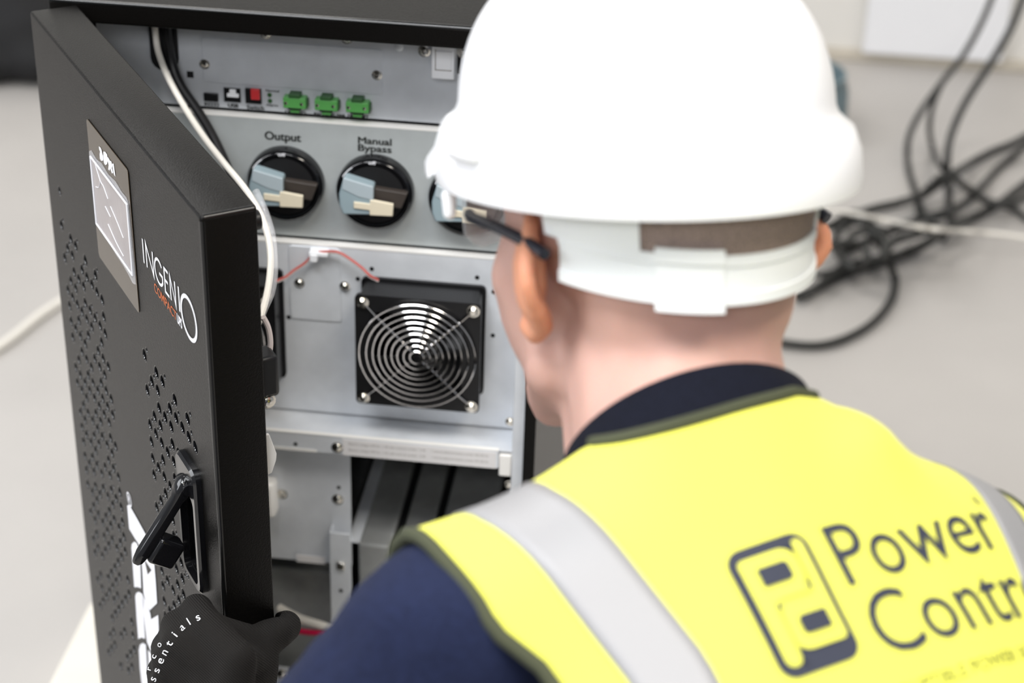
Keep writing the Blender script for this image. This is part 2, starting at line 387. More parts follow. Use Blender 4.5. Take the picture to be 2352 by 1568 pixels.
# cable grommet top left
build('cable_grommet', MB().prism(rrect(onY(345, 100, YT).x, onY(409, 100, YT).x, onY(375, 160, YT).z, 1.125, .012, YT-.003), (0, .004, 0)), M_DARK, tp, bevel=.001)

# --- switch panel
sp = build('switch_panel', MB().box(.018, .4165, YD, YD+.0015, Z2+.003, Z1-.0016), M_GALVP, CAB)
build('panel_lip', MB().box(.018, .4165, YD-.0004, YT+.001, Z1-.0016, Z1), M_GALVL, sp, label='folded top edge with brightness painted on')
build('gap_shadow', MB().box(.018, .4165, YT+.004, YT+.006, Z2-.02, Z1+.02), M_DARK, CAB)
panel_text('lettering', sp, [('Output', 650, 322.5, 82, 17, .034), ('Manual', 861, 331.5, 76, 14, .03), ('Bypass', 861, 348.5, 76, 14, .03)], YD)
# rotary switches: the middle one first, then copies
DC = onY(858.5, 448, YD-.012)
def DY(x, y, Y): return onY(x, y, Y)
def make_switch():
    c = V((DC.x, YD, DC.z))
    b = build('rotary_switch', MB().lathe(c, NF, [(.0365, 0), (.0365, .006), (.0355, .0105), (.0335, .0125), (.0312, .0125), (.0290, .010), (1e-4, .010)], 56), M_GLOSS, CAB, smooth=40)
    ring = MB().lathe(c, NF, [(.0285, .0102), (.0285, .0115), (1e-4, .0115)], 48); build('switch_plate', ring, M_DARK, b)
    Yt = YD-.024
    poly = [DY(x, y, Yt) for x, y in ((778, 446), (789, 408), (857, 430), (857, 459), (851, 494), (787, 493), (779, 472))]
    build('switch_lever', MB().prism(poly, (0, .0135, 0)), M_BLUE, b, bevel=.0015)
    poly = [DY(x, y, Yt-.0006) for x, y in ((788, 409), (857, 430), (857, 461), (822, 452), (785, 434))]
    build('lever_ridge', MB().prism(poly, (0, .003, 0)), mat('light_blue_grey_plastic', (.42, .49, .53), .35), b, bevel=.0005)
    poly = [DY(x, y, Yt+.006) for x, y in ((856, 432), (936, 445), (922, 480), (856, 470))]
    build('switch_grip', MB().prism(poly, (0, .008, 0)), M_GRIP, b, bevel=.001)
    poly = [DY(x, y, Yt-.0015) for x, y in ((812, 464), (849, 469), (850, 459.5), (903, 470), (901.5, 497), (849, 494.5), (848.5, 483), (812, 478.5))]
    build('switch_pointer', MB().prism(poly, (0, .0035, 0)), M_CREAM, b, bevel=.0005)
    mb = MB(); rim = lambda x, y: V((c.x+x, YD-.0121-abs(x)*.02, c.z+y))
    add_text(mb, 'off', lambda x, y: V((c.x-.0045+x, YD-.0128, c.z+.0312+y)), width=.007, height=.0032, weight=.02)
    mb.add(*(lambda o, i: ([rim(*q) for q in o+i], [(k, k+1, len(o)+k+1, len(o)+k) for k in range(len(o)-1)]))(arc(0, 0, .0338, .0338, 108, 150), arc(0, 0, .0328, .0328, 108, 150)))
    build('dial_marking', mb, M_PRINTW, b, fix=False, smooth=None)
    return b
sw2 = make_switch()
for px, py in ((652.5, 429), (1071, 465)):
    q = onY(px, py, YD-.012); copy_tree(sw2, CAB, (q.x-DC.x, 0, q.z-DC.z))

# --- fan panel
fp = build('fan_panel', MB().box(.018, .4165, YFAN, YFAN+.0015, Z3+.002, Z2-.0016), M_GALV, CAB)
build('panel_lip', MB().box(.018, .4165, YFAN-.0004, YD+.001, Z2-.0016, Z2), M_GALVL, fp, label='folded top edge with brightness painted on')
YG = .012
FC = V((.3235, YG, .8165))
def make_fan():
    # body: square frame with round opening
    n = 48; o = []; i_ = []
    sq = rrect(FC.x-.0598, FC.x+.0598, FC.z-.0598, FC.z+.0598, .005, YG, 11)
    for k in range(n):
        q = sq[k]; a = math.atan2(q.z-FC.z, q.x-FC.x); i_.append(V((FC.x+.0575*math.cos(a), YG, FC.z+.0575*math.sin(a)))); o.append(q)
    d = V((0, .004, 0)); e = V((0, YFAN-YG, 0)); dz = V((0, .034, 0))
    mb = MB().rings([o, i_, [p+e for p in i_], ], False, False).rings([o, [p+d for p in o], [FC+(p-FC)*.955+V((0, .004, 0)) for p in o], [FC+(p-FC)*.955+dz for p in o], [p+dz for p in o], [p+e for p in o]], False, True)
    b = build('cooling_fan', mb, M_BLACKP, CAB, smooth=35)
    mb = MB().lathe(FC+V((0, .010, 0)), NF, [(.0225, -.02), (.0225, 0), (.021, .0015), (1e-4, .002)], 32); build('fan_hub', mb, M_GLOSS, b)
    for k in range(7):
        a0 = 2*math.pi*k/7; R = []
        for j in range(6):
            r = .021+.034*j/5; row = []
            for t in range(7):
                a = a0+.95*t/6-.25*j/5; row.append(FC+V((r*math.cos(a), .012+.022*t/6, r*math.sin(a))))
            R.append(row)
        mb = MB().rings(R, False, False, closed=False)
        o_ = build('fan_blade', mb, M_BLACKP, b, fix=False); md = o_.modifiers.new('t', 'SOLIDIFY'); md.thickness = .0014
    for r in (.0065, .0125, .0185, .0245, .0305, .0365, .0425, .0487, .0555):
        y = YG-.0042-(.0016 if r < .02 else 0)
        build('guard_ring', MB().tube([V((FC.x+r*math.cos(a), y, FC.z+r*math.sin(a))) for a in [2*math.pi*k/48 for k in range(48)]], .00095, 6, closed=True), M_CHROME, b)
    for sx, sz in ((-1, 1), (1, 1), (-1, -1), (1, -1)):
        pts = [FC+V((sx*r*.7071, -.0028-(.0016 if r < .02 else 0), sz*r*.7071)) for r in (.008, .02, .04, .058)]+[FC+V((sx*.0515, -.0008, sz*.0515))]
        build('guard_strut', MB().tube(pts, .00105, 6), M_CHROME, b)
        mb = MB(); screw(mb, FC+V((sx*.0525, -.001, sz*.0525)), NF, .0048, .004); build('fan_screw', mb, M_SCREW, b)
    for sx in (-1, 1):
        build('fan_bolt', MB().tube([FC+V((sx*.0525, .006, .0505)), FC+V((sx*.0525, .033, .0505))], .0019, 8), M_SCREW, b)
    return b
fan = make_fan()
fan2 = copy_tree(fan, CAB, (-.196, 0, 0))
# access plate beside the fan
a, q = onY(664, 600, YFAN), onY(785, 739, YFAN)
build('cover_plate', MB().prism(rrect(a.x, q.x, q.z, Z2-.003, .004, YFAN-.0012), (0, .0012, 0)), M_GALV, fp, bevel=.0004)
for x, y in ((688, 649), (792, 657)):
    mb = MB(); screw(mb, onY(x, y, YFAN-.001), NF, .0038); build('screw', mb, M_SCREW, fp)
for x, y in ((822, 640), (854, 617), (1096, 637), (1134, 670), (1132, 770), (663, 728)):
    build('screw_hole', MB().lathe(onY(x, y, YFAN), NF, [(.0022, 0), (.0022, .0004), (1e-4, .0004)], 10), M_DARK, fp)
# fan lead with its clip
for off, m in ((0, M_WIRER), (2.6, M_WIREW)):
    pts = [onY(x, y+off*.9, Y) for x, y, Y in ((634, 645, .03), (655, 636, .034), (676, 620, .04), (700, 604, .043), (722, 583, .044), (742, 578, .043), (775, 579, .04), (800, 592, .036), (830, 614, .030), (850, 633, .024), (868, 642, .016))]
    build('fan_wire', MB().tube(catmull(pts, 6), .00135, 7), m, fp, label='red wire' if off == 0 else 'pale wire')
c = onY(733, 580, .045); build('wire_clip', MB().box(c.x-.009, c.x+.009, .040, YFAN, c.z-.0022, c.z+.0022).box(c.x-.008, c.x-.001, .039, YFAN, c.z-.008, c.z), M_WHITEP, fp, bevel=.0008)
# shelf below the fans, with folded lip and label
YL = .012
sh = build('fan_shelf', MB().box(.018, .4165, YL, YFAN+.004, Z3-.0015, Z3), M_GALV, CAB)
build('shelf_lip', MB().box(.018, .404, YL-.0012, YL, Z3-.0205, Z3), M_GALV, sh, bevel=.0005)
build('shelf_edge', MB().box(.018, .404, YL-.0018, YL+.0028, Z3-.0002, Z3+.0012), M_GALVL, sh, bevel=.0004, label='folded edge with brightness painted on')
a, q = onY(787, 1014, YL-.0015), onY(1139, 1046, YL-.0015)
build('warning_label', MB().box(a.x, q.x, YL-.0018, YL-.0012, Z3-.0205, Z3-.0018), M_LABEL, sh)
for row, zz in enumerate((Z3-.0078, Z3-.0148)):
    rr = random.Random(row); mb = MB()
    add_text(mb, 'Battery voltage 240Vdc  1-40 cells internal number  2-40', lambda x, y: V((a.x+.006+x, YL-.002, zz+y)), width=.076, height=.0026)
    add_text(mb, '1 internal additional battery number 440 200 Ah', lambda x, y: V((a.x+.088+x, YL-.002, zz+y)), width=.056, height=.0026)
    build('lettering', mb, M_LABELT, sh, fix=False, smooth=None)
build('shelf_slot', MB().box(.05, .224, YL-.0016, YL-.0011, Z3-.0205, Z3-.0175), M_GALVL, sh, label='bright lower edge on the left')
for x, y, Y, r in ((775, 1027, YL-.0012, .0045), (1172, 968, .016, .0036), (1170, 1112, .02, .0034)):
    mb = MB(); screw(mb, onY(x, y, Y), NF, r); build('screw', mb, M_SCREW, CAB)
build('screw_hole', MB().lathe(onY(679, 1019, YL-.0012), NF, [(.002, 0), (.002, .0004), (1e-4, .0004)], 10), M_DARK, sh)
a = onY(1140, 1093, .014)
build('corner_bracket', MB().box(.4045, .4165, .010, .03, Z3-.0285, Z3-.004), M_GALVL, CAB, bevel=.001)

# --- battery bay
yb = .034
pl = build('bay_plate', MB().box(.018, onY(806, 1150, yb).x, yb, yb+.0015, onY(700, 1287, yb).z, Z3-.0015), M_GALV, CAB)
for x, y, r in ((776, 1146, .0045),):
    mb = MB(); screw(mb, onY(x, y, yb), NF, r); build('screw', mb, M_SCREW, pl)
build('screw_hole', MB().lathe(onY(778, 1119, yb), NF, [(.002, 0), (.002, .0004), (1e-4, .0004)], 10), M_DARK, pl)
c = onY(622, 1143, yb-.012); build('latch_keeper', MB().box(c.x-.012, c.x+.006, yb-.02, yb, c.z-.021, c.z+.021), M_GALVL, pl, bevel=.005)
mb = MB(); screw(mb, onY(648, 1134, yb), NF, .0042); build('screw', mb, M_SCREW, pl)
a, q = onY(757, 1220, .022), onY(806, 1220, .022)
post = build('bay_post', MB().box(a.x, q.x, .020, .022, .118, onY(780, 1222, .022).z).box(a.x, a.x+.0015, .022, yb, .118, onY(780, 1222, .022).z), M_GALV, CAB, bevel=.0006)
c = onY(783, 1297, .02); build('square_nut', MB().box(c.x-.0042, c.x+.0042, .0165, .02, c.z-.0045, c.z+.0045), M_SCREW, post, bevel=.001)
build('screw_hole', MB().lathe(onY(783, 1356, .0199), NF, [(.0022, 0), (.0022, .0004), (1e-4, .0004)], 10), M_DARK, post)
c = onY(712, 1284, .03); build('paper_tag', MB().box(c.x-.014, c.x+.016, .0295, .0305, c.z-.0042, c.z+.0042), M_LABEL, CAB)
# left battery, low down behind the post
zl = onY(690, 1310, .06).z
build('battery', MB().box(.03, a.x-.004, .062, .29, .36, zl), M_BATT, CAB, bevel=.003)
# batteries on the right seen from above through the bay opening, tops lower than the shelf
zt = .575
xs = [.256, .298, .336, .398]
for i in range(3):
    build('battery', MB().box(xs[i]+.004, xs[i+1]-.004, .03, .29, .36, zt), M_BATT, CAB, bevel=.003)
build('battery_rail', MB().box(xs[0]-.006, xs[0]+.006, .03, .29, zt+.001, zt+.004), M_GALV, CAB, label='pale steel rail between the batteries')
build('battery_rail', MB().box(xs[1]-.003, xs[1]+.003, .03, .29, zt-.01, zt-.002), M_DARK, CAB)
build('battery_rail', MB().box(xs[2]-.003, xs[2]+.003, .03, .29, zt-.01, zt-.002), M_DARK, CAB)
build('battery_shelf', MB().box(.018, .4165, .008, .30, .345, .36), M_DARK, CAB, bevel=.001)
# leads low down
pts = [onY(x, y, Y) for x, y, Y in ((640, 1395, .03), (690, 1421, .02), (750, 1440, .012), (800, 1470, .01), (840, 1530, .01))]
build('battery_lead', MB().tube(catmull(pts, 6), .0045, 10), M_WHITEC, CAB, label='white lead')
pts = [onY(x, y, Y) for x, y, Y in ((640, 1432, .026), (690, 1449, .016), (760, 1458, .008), (810, 1490, .006), (850, 1550, .006))]
build('battery_lead', MB().tube(catmull(pts, 6), .0032, 10), M_PINK, CAB, label='bright red lead')
a, q = onY(634, 1528, .01), onY(664, 1528, .01)
ft = build('bay_post', MB().box(a.x-.004, q.x, .008, .0095, .12, a.z), M_GALV, CAB)
mb = MB(); screw(mb, onY(648, 1547, .008), NF, .0046); build('screw', mb, M_SCREW, ft)
# feet
for x in (.03, .41):
    for y in (.05, .70):
        build('foot', MB().lathe((x, y, .08), (0, 0, 1), [(.022, 0), (.022, .012), (.012, .014), (.012, .022)], 16), M_BLACKP, CAB)

# ------------------------------------------------------------------ the door (a part of the cabinet)
DO = V((.2366, -.3850, 1.146)); DU = V((-.5608, .828, 0)).normalized(); DN = V((DU.y, -DU.x, 0))   # DN points into the cabinet side
DWD, DHT, DTH = .4385, 1.03, .041
def D(s, h, o=0.): return DO+DU*s+V((0, 0, -h))-DN*o          # o: distance in front of the outer face
def onD(x, y, off=0.):
    q = on_plane(x, y, DO-DN*off, DN)-DO; return q.dot(DU), -q.z
def rr2(inset, d, r, n=4):
    x0, x1, y0, y1 = inset, DWD-inset, inset, DHT-inset; out = []
    for cx, cy, a in ((x1-r, y1-r, 0), (x0+r, y1-r, 90), (x0+r, y0+r, 180), (x1-r, y0+r, 270)):
        out += [D(cx+r*math.cos(math.radians(a+90*k/n)), cy+r*math.sin(math.radians(a+90*k/n)), -d) for k in range(n+1)]
    return out
R = [rr2(.0022, 0, .0012), rr2(.0011, .0003, .0022), rr2(.0003, .0011, .003), rr2(0, .0022, .0032), rr2(0, DTH-.0016, .0032), rr2(.0006, DTH-.0004, .0028), rr2(.002, DTH, .0015), rr2(.022, DTH, .001), rr2(.022, DTH-.004, .001)]
door = build('door', MB().rings(R, False, False).rings([rr2(.02, DTH-.003, .001), rr2(.02, DTH-.002, .001)]), M_BLACK, CAB, smooth=50, label='black door standing open to the front')
build('rounded_edge', MB().tube([D(.0024, .0024, -.003), D(.0024, .0024, -DTH+.002)], .0026, 12), M_EDGE, door)
build('rounded_edge', MB().tube([D(.0024, .004, -.0024), D(.0024, DHT-.004, -.0024)], .0026, 12), M_EDGE, door)
PS, PH = .01495, .01647
LEFT = """......#.##.#.#
.......##.#####
......#.###...#
.......##.#####
......######.#.
......#.#.#.###
......####.###.
......#.###.###
.......#.######
......########.
......###.##.##
.......#######.
......##.##.###
......####.##.#
......#.###.###
......###.###.#
......#.##.####
......###.##.##
.......#######.
......##.##.#.#
.......#.#.##.#
......###.##.#.
......#..####.#
.......#.###..#
......###.#.#.#
.......#.#.#.#.
......#..#..##.
........##..#..
........#.#....
.......#.......""".split('\n')
RIGHT = """..#.##.#.#..
...##.#####.
..#.###.#.#.
...##.##....
..######....
..#.#.#.....
..####......
..#.##......
...#.#.#....
..##.##.....
..#.#.##....
...#.##.....
..#..##.....
..####......
..#.#.##....
..##.#.#....
..#.##......
...##.#.....
..#.#.......
...##.......
..#.#.......""".split('\n')
holes = [(.164, .1945-.0165*.55, .0050)]
def hole_field(P, s0, h0, coff, rb, rs):
    big = {(r, c) for r, L in enumerate(P) for c, ch in enumerate(L) if ch == '#'}
    out = [(s0-(c-coff)*PS, h0+r*PH, rb) for r, c in big]
    R_ = random.Random(3)
    for r, c in sorted(big):
        if R_.random() < .62 and ((r+1, c+1) in big or (r-1, c+1) in big or R_.random() < .35):
            out.append((s0-(c-coff)*PS-PS/2, h0+r*PH-PH/2, rs))
    return out
esc = (.036, .082, .232, .348)         # where the handle plate covers the sheet
hr = hole_field(RIGHT, .1345, .1962, 4, .0056, .0028)
hl = hole_field(LEFT, .3420, .1885, 10, .0056, .0027)
hl.append((.342+.0149*3.6, .152, .0045))
seen = []
for s, h, r in hr+hl:
    if esc[0]-.004 < s < esc[1]+r and esc[2]-.004 < h < esc[3]+.004: continue
    if s < .03 or s > DWD-.012: continue
    if all((s-a)**2+(h-b)**2 > (r+q+.0008)**2 for a, b, q in seen): seen.append((s, h, r))
holes = seen
# perforated sheet, triangulated with its holes
i0 = .0022
vv = []; ee = []
def loop(pts):
    n = len(vv); vv.extend(V(p) for p in pts); m = len(pts); ee.extend((n+k, n+(k+1) % m) for k in range(m))
loop([(i0, i0), (DWD-i0, i0), (DWD-i0, DHT-i0), (i0, DHT-i0)])
NH = 16
RC = (esc[0]+.010, esc[1]-.006, esc[2]+.030, esc[3]-.007)
for s, h, r in holes: loop([(s+r*math.cos(2*math.pi*k/NH), h+r*math.sin(2*math.pi*k/NH)) for k in range(NH)])
loop([(RC[0], RC[2]), (RC[1], RC[2]), (RC[1], RC[3]), (RC[0], RC[3])])
cv, ce, cf, *_ = geometry.delaunay_2d_cdt(vv, ee, [], 0, 1e-6)
keep = []
for f in cf:
    cx = sum(cv[i][0] for i in f)/len(f); cy = sum(cv[i][1] for i in f)/len(f)
    if RC[0] < cx < RC[1] and RC[2] < cy < RC[3]: continue
    if not any((cx-s)**2+(cy-h)**2 < r*r*.98 for s, h, r in holes): keep.append(tuple(f))
n = len(cv); TS = .0016
mb = MB().add([D(p[0], p[1], 0) for p in cv]+[D(p[0], p[1], -TS) for p in cv], keep+[tuple(i+n for i in reversed(f)) for f in keep])
off = 4
for k in range(len(holes)):
    b0 = off+k*NH
    mb.add([D(*vv[b0+j], 0) for j in range(NH)]+[D(*vv[b0+j], -TS) for j in range(NH)], [(j, (j+1) % NH, NH+(j+1) % NH, NH+j) for j in range(NH)])
sheet = build('perforated_sheet', mb, M_BLACK, door, smooth=None, fix=False)
# rims of the holes catch the light: rolled edges
mb = MB()
for s, h, r in holes:
    mb.rings([[D(s+q*math.cos(2*math.pi*k/NH), h+q*math.sin(2*math.pi*k/NH), o) for k in range(NH)] for q, o in ((r+.0003, .00005), (r-.0001, .0001), (r-.0004, -.0003), (r-.0004, -.0016))], False, False)
hr_ = build('hole_rims', mb, M_GLOSS, door, smooth=60); hr_['kind'] = 'stuff'
build('hole_shade_backing', MB().add([D(.004, .004, -.030), D(DWD-.004, .004, -.030), D(DWD-.004, DHT-.004, -.030), D(.004, DHT-.004, -.030)], [(0, 1, 2, 3)]), M_DARK, door)  # dark sheet added so the perforations seem to open into shade
# display
def dpoly(pts, o): return [D(s, h, o) for s, h in pts]
def rr_sh(s0, s1, h0, h1, r, o, n=5):
    out = []
    for cx, cy, a in ((s1-r, h1-r, 0), (s0+r, h1-r, 90), (s0+r, h0+r, 180), (s1-r, h0+r, 270)):
        out += [D(cx+r*math.cos(math.radians(a+90*k/n)), cy+r*math.sin(math.radians(a+90*k/n)), o) for k in range(n+1)]
    return out
build('display_film', MB().prism(rr_sh(.1675, .277, .0358, .1602, .004, .0002), DN*-.0006), M_BRONZE, door, bevel=.0002)
wr = [(.2745, .064), (.268, .0605), (.255, .063), (.24, .060), (.222, .0625), (.203, .060), (.188, .0625), (.176, .062), (.1705, .066), (.170, .09), (.1685, .12), (.1685, .134), (.176, .1365), (.186, .134), (.2, .132), (.218, .1315), (.235, .1295), (.25, .130), (.262, .1285), (.2705, .1275), (.2725, .11), (.2738, .09)]
build('protective_wrap', MB().prism(dpoly(wr, .0012), DN*-.0005), M_CLEAR, door)
build('display_screen', MB().prism(rr_sh(.1745, .2700, .0668, .1270, .001, .0010), DN*-.0004), M_LCD, door)
mb = MB()
for a, b in (((.2705, .0668), (.1737, .0668)), ((.1737, .0668), (.1737, .1285)), ((.1737, .1285), (.2705, .1270)), ((.2705, .1270), (.2705, .0668))):
    mb.tube([D(*a, .0019), D(*b, .0019)], .0008, 6)
for pts in ([(.258, .068), (.246, .078), (.238, .0795), (.228, .086)], [(.247, .0775), (.252, .086), (.262, .09)], [(.222, .090), (.205, .097), (.192, .104)], [(.234, .111), (.215, .118), (.196, .122)], [(.238, .097), (.225, .1005)]):
    mb.tube([D(*p, .0018) for p in catmull([V((*q, 0)) for q in pts], 4) for p in [(p.x, p.y)]], .00035, 5)
build('wrap_crease', mb, M_WRAPE, door)
# lettering, straight on the door plane: x runs from the hinge side to the free side
def lay(s0, h0): return lambda x, y: D(s0-x, h0-y, .0003)
def shd(pts): return [D(*onD(x, y), .0003) for x, y in pts]
# small maker's mark on the display: five heavy letters
mb = MB()
zx = lambda x, y: (180+x/3.2667, 250+y/3.2667)
for poly in ([(164, 278), (176, 288), (184, 305), (189, 330), (196, 352), (196, 385), (182, 388), (172, 372), (170, 340), (173, 318), (166, 300)],
             [(198, 318), (212, 320), (226, 342), (230, 380), (226, 412), (212, 420), (203, 405), (198, 372)],
             [(222, 352), (236, 365), (250, 392), (252, 430), (244, 462), (234, 450), (238, 420), (230, 392)],
             [(246, 385), (258, 392), (266, 420), (262, 445), (272, 478), (262, 482), (250, 450), (250, 420)],
             [(266, 408), (276, 410), (288, 506), (278, 492), (268, 450)]):
    mb.add([D(*onD(*zx(*p)), .0011) for p in poly], [tuple(range(len(poly)))])
build('maker_lettering', mb, M_PRINTW, door, fix=False, smooth=None)
# product name
mb = MB(); zq = lambda x, y: (300+x/5.6, 520+y/5.6)
a = onD(*zq(165, 310)); b = onD(*zq(640, 955)); 
s0, hT, hB = onD(*zq(150, 150))[0], onD(*zq(150, 150))[1], onD(*zq(180, 470))[1]
sE = onD(*zq(640, 1110))[0]
Wn, Hn = s0-sE, hB-hT
f = lay(s0, hB)
wd = Hn*.115
def nm(pts, w_=wd): stroke(mb, [(x*Wn, y*Hn) for x, y in pts], w_, f)
nm([(.01, 0), (.01, 1)])
nm([(.10, 0), (.10, 1), (.29, 0), (.29, 1)])
gx, gy, gr, gq = .455, .5, .115, .49
nm([(gx+gr*math.cos(math.radians(t)), gy+gq*math.sin(math.radians(t))) for t in range(42, 322, 14)]+[(gx+gr*.82, .22), (gx+gr*.82, .47), (gx+.01, .47)])
nm([(.72, .98), (.615, .98), (.615, .02), (.72, .02)]); nm([(.615, .52), (.70, .52)])
nm([(.77, 0), (.77, 1), (.90, 0), (.90, 1)])
nm([(1.0, 0), (1.0, 1)])
# the oversized last O
oc = [onD(*zq(x, y)) for x, y in ((700, 900), (820, 1475), (655, 1130), (855, 1260))]
cs = (oc[2][0]+oc[3][0])/2; ch = (oc[0][1]+oc[1][1])/2; rs = abs(oc[2][0]-oc[3][0])/2*.93; rh = abs(oc[1][1]-oc[0][1])/2*.93
rr_ = min(max(rs, .014), .021)
stroke(mb, arc(s0-cs, hB-ch, rr_, rr_, 0, 360, 40), wd*1.35, f)
build('product_lettering', mb, M_PRINTW, door, fix=False, smooth=None, label='white product name')
mb = MB()
a = onD(*zq(302, 690)); e = onD(*zq(588, 1060)); g = onD(*zq(310, 800)); 
hb = a[1]+.0090
add_text(mb, 'COMPACT', lambda x, y: D(a[0]-x, hb-y, .0003), width=a[0]-e[0], height=.0078, weight=.012)
build('product_lettering', mb, M_PRINTO, door, fix=False, smooth=None, label='orange word under the white name')
mb = MB(); e2 = onD(*zq(662, 1160))
add_text(mb, 'UPS', lambda x, y: D(e[0]-.001-x, hb-y, .0003), width=e[0]-e2[0]-.0015, height=.0078, weight=.03)
build('product_lettering', mb, M_PRINTW, door, fix=False, smooth=None, label='small white letters after the orange word')
# large vertical maker's mark, reading upwards
zv = lambda x, y: (280+x/3.5, 1120+y/3.5)
mb = MB()
for poly in ([(46, 140), (62, 136), (130, 255), (205, 392), (240, 500), (262, 590), (240, 600), (190, 540), (150, 470), (108, 405), (62, 328)],
             [(80, 480), (84, 448), (104, 430), (124, 446), (142, 495), (150, 560), (158, 806), (128, 796), (103, 797)],
             [(148, 470), (190, 540), (242, 600), (262, 590), (276, 760), (286, 926), (226, 984), (200, 930), (178, 850), (166, 640)],
             [(110, 870), (120, 842), (142, 834), (166, 850), (182, 910), (176, 1000), (190, 1212), (160, 1202), (135, 1214), (122, 1050)],
             [(166, 850), (200, 920), (232, 1010), (238, 1055), (295, 1020), (302, 1180), (300, 1300), (240, 1320), (205, 1240), (186, 1090), (176, 1000)],
             [(140, 1300), (150, 1258), (172, 1245), (196, 1258), (204, 1400), (215, 1560), (200, 1700), (165, 1600), (148, 1450)],
             [(212, 1300), (240, 1330), (290, 1500), (290, 1700), (230, 1700), (222, 1500)]):
    P = [D(*onD(*zv(*p)), .0004) for p in poly]
    mb.add(P, [tuple(range(len(P)))])
# notch in the upper letter stays door-coloured
build('maker_lettering', mb, M_PRINTW, door, fix=False, smooth=None, label='large white letters running up the door')
mb = MB(); cs_, ch_ = onD(*zv(62, 92))
stroke(mb, [(x, y) for x, y in arc(0, 0, .0062, .0062, 0, 360, 20)], .0016, lambda x, y: D(cs_-x, ch_-y, .0004))
add_text(mb, 'R', lambda x, y: D(cs_+.003-x, ch_+.003-y, .0004), width=.006, height=.006, weight=.04)
build('maker_lettering', mb, M_PRINTW, door, fix=False, smooth=None, label='registered sign above the large letters')
P = [D(*onD(*zv(*p)), .0006) for p in ((186, 575), (242, 660), (212, 694))]
build('lettering_notch', MB().add(P, [(0, 1, 2)]), M_BLACK, door, fix=False, smooth=None)
# swing handle
s0, s1, h0, h1 = esc
hn = build('door_handle', MB().rings([rr_sh(s0, s1, h0, h1, .010, 0), rr_sh(s0, s1, h0, h1, .010, .004), rr_sh(s0+.002, s1-.002, h0+.002, h1-.002, .009, .006), rr_sh(s0+.008, s1-.004, h0+.028, h1-.005, .008, .0055), rr_sh(s0+.010, s1-.006, h0+.030, h1-.007, .007, -.018)], False, True), M_GLOSS, door, smooth=35)
SL = .0605
def HL(along, perp, ds): # lever frame: hinge at h=.256, swung out by 34 degrees
    th = math.radians(35.5); return D(SL+ds, .2545+along*math.cos(th)-perp*math.sin(th)*-1*-1, .004+along*math.sin(th)+perp*math.cos(th))
def lev(al, w_, t0, t1): return [HL(al, t, d) for t, d in ((t0, -w_), (t0, w_), (t1+.001, w_), (t1+.0035, w_*.6), (t1+.0035, -w_*.6), (t1+.001, -w_))]
mb = MB().rings([lev(a_, w_, t0, t1) for a_, w_, t0, t1 in ((-.006, .0035, .001, .003), (-.001, .0078, -.002, .005), (.008, .0078, -.003, .004), (.014, .0054, -.0035, .002), (.05, .0054, -.0035, .002), (.066, .0054, -.003, .002), (.073, .0046, -.002, .001), (.0765, .0028, -.0005, .0002))])
build('handle_lever', mb, M_GLOSS, door, smooth=45, bevel=.0008, label='glossy lever swung outwards')
mb = MB(); 
c = [HL(.060, -.0125, 0)]
mb.hexa(HL(.058, -.0145, 0), (HL(.0695, -.0145, 0)-HL(.058, -.0145, 0)), (HL(.058, -.003, 0)-HL(.058, -.0145, 0)), DU*.0088)
build('lock_housing', mb, M_GLOSS, door, bevel=.003, seg=3)
build('lock_slot', MB().hexa(HL(.0698, -.0205, -.002), HL(.0706, -.0205, 0)-HL(.0698, -.0205, 0), HL(.0698, -.0175, 0)-HL(.0698, -.0205, 0), DU*.0026), M_CHROME, door)
build('handle_pivot', MB().tube([D(SL-.0095, .2545, .0055), D(SL+.0095, .2545, .0055)], .0048, 14), M_GLOSS, door)
# on the inner side of the door: bumper, latch box, latch plate
def DI(x, y, s): # point on the plane s = const (parallel to the free edge face)
    return on_plane(x, y, D(s, 0, 0), DU)
c = DI(600, 502, .012)
build('rubber_bumper', MB().tube([D(.012, -(c.z-DO.z), -DTH+.002), D(.012, -(c.z-DO.z), -DTH-.0055)], .0072, 16), M_BLACKP, door, bevel=.0012)
c = DI(622, 850, .014); hh = DO.z-c.z
lb = build('latch_box', MB().hexa(D(.014, hh, -DTH-.0045), DU*.010, DN*.0085, (0, 0, .017)), M_BLACKP, door, bevel=.003)
mb = MB(); screw(mb, D(.006, hh+.0205, -DTH-.004), -DU, .0045); build('latch_screw', mb, M_SCREW, door)
poly = [DI(x, y, .012) for x, y in ((606, 1000), (619, 998), (636, 1042), (635, 1056), (625, 1086), (612, 1092), (604, 1090))]
build('latch_plate', MB().prism(poly, DU*.003), M_GALVL, door, bevel=.0006)
# hinges
for h in (.10, .90):
    build('hinge', MB().tube([D(DWD+.004, h, -DTH+.006), D(DWD+.004, h+.05, -DTH+.006)], .005, 12), M_BLACKP, door)
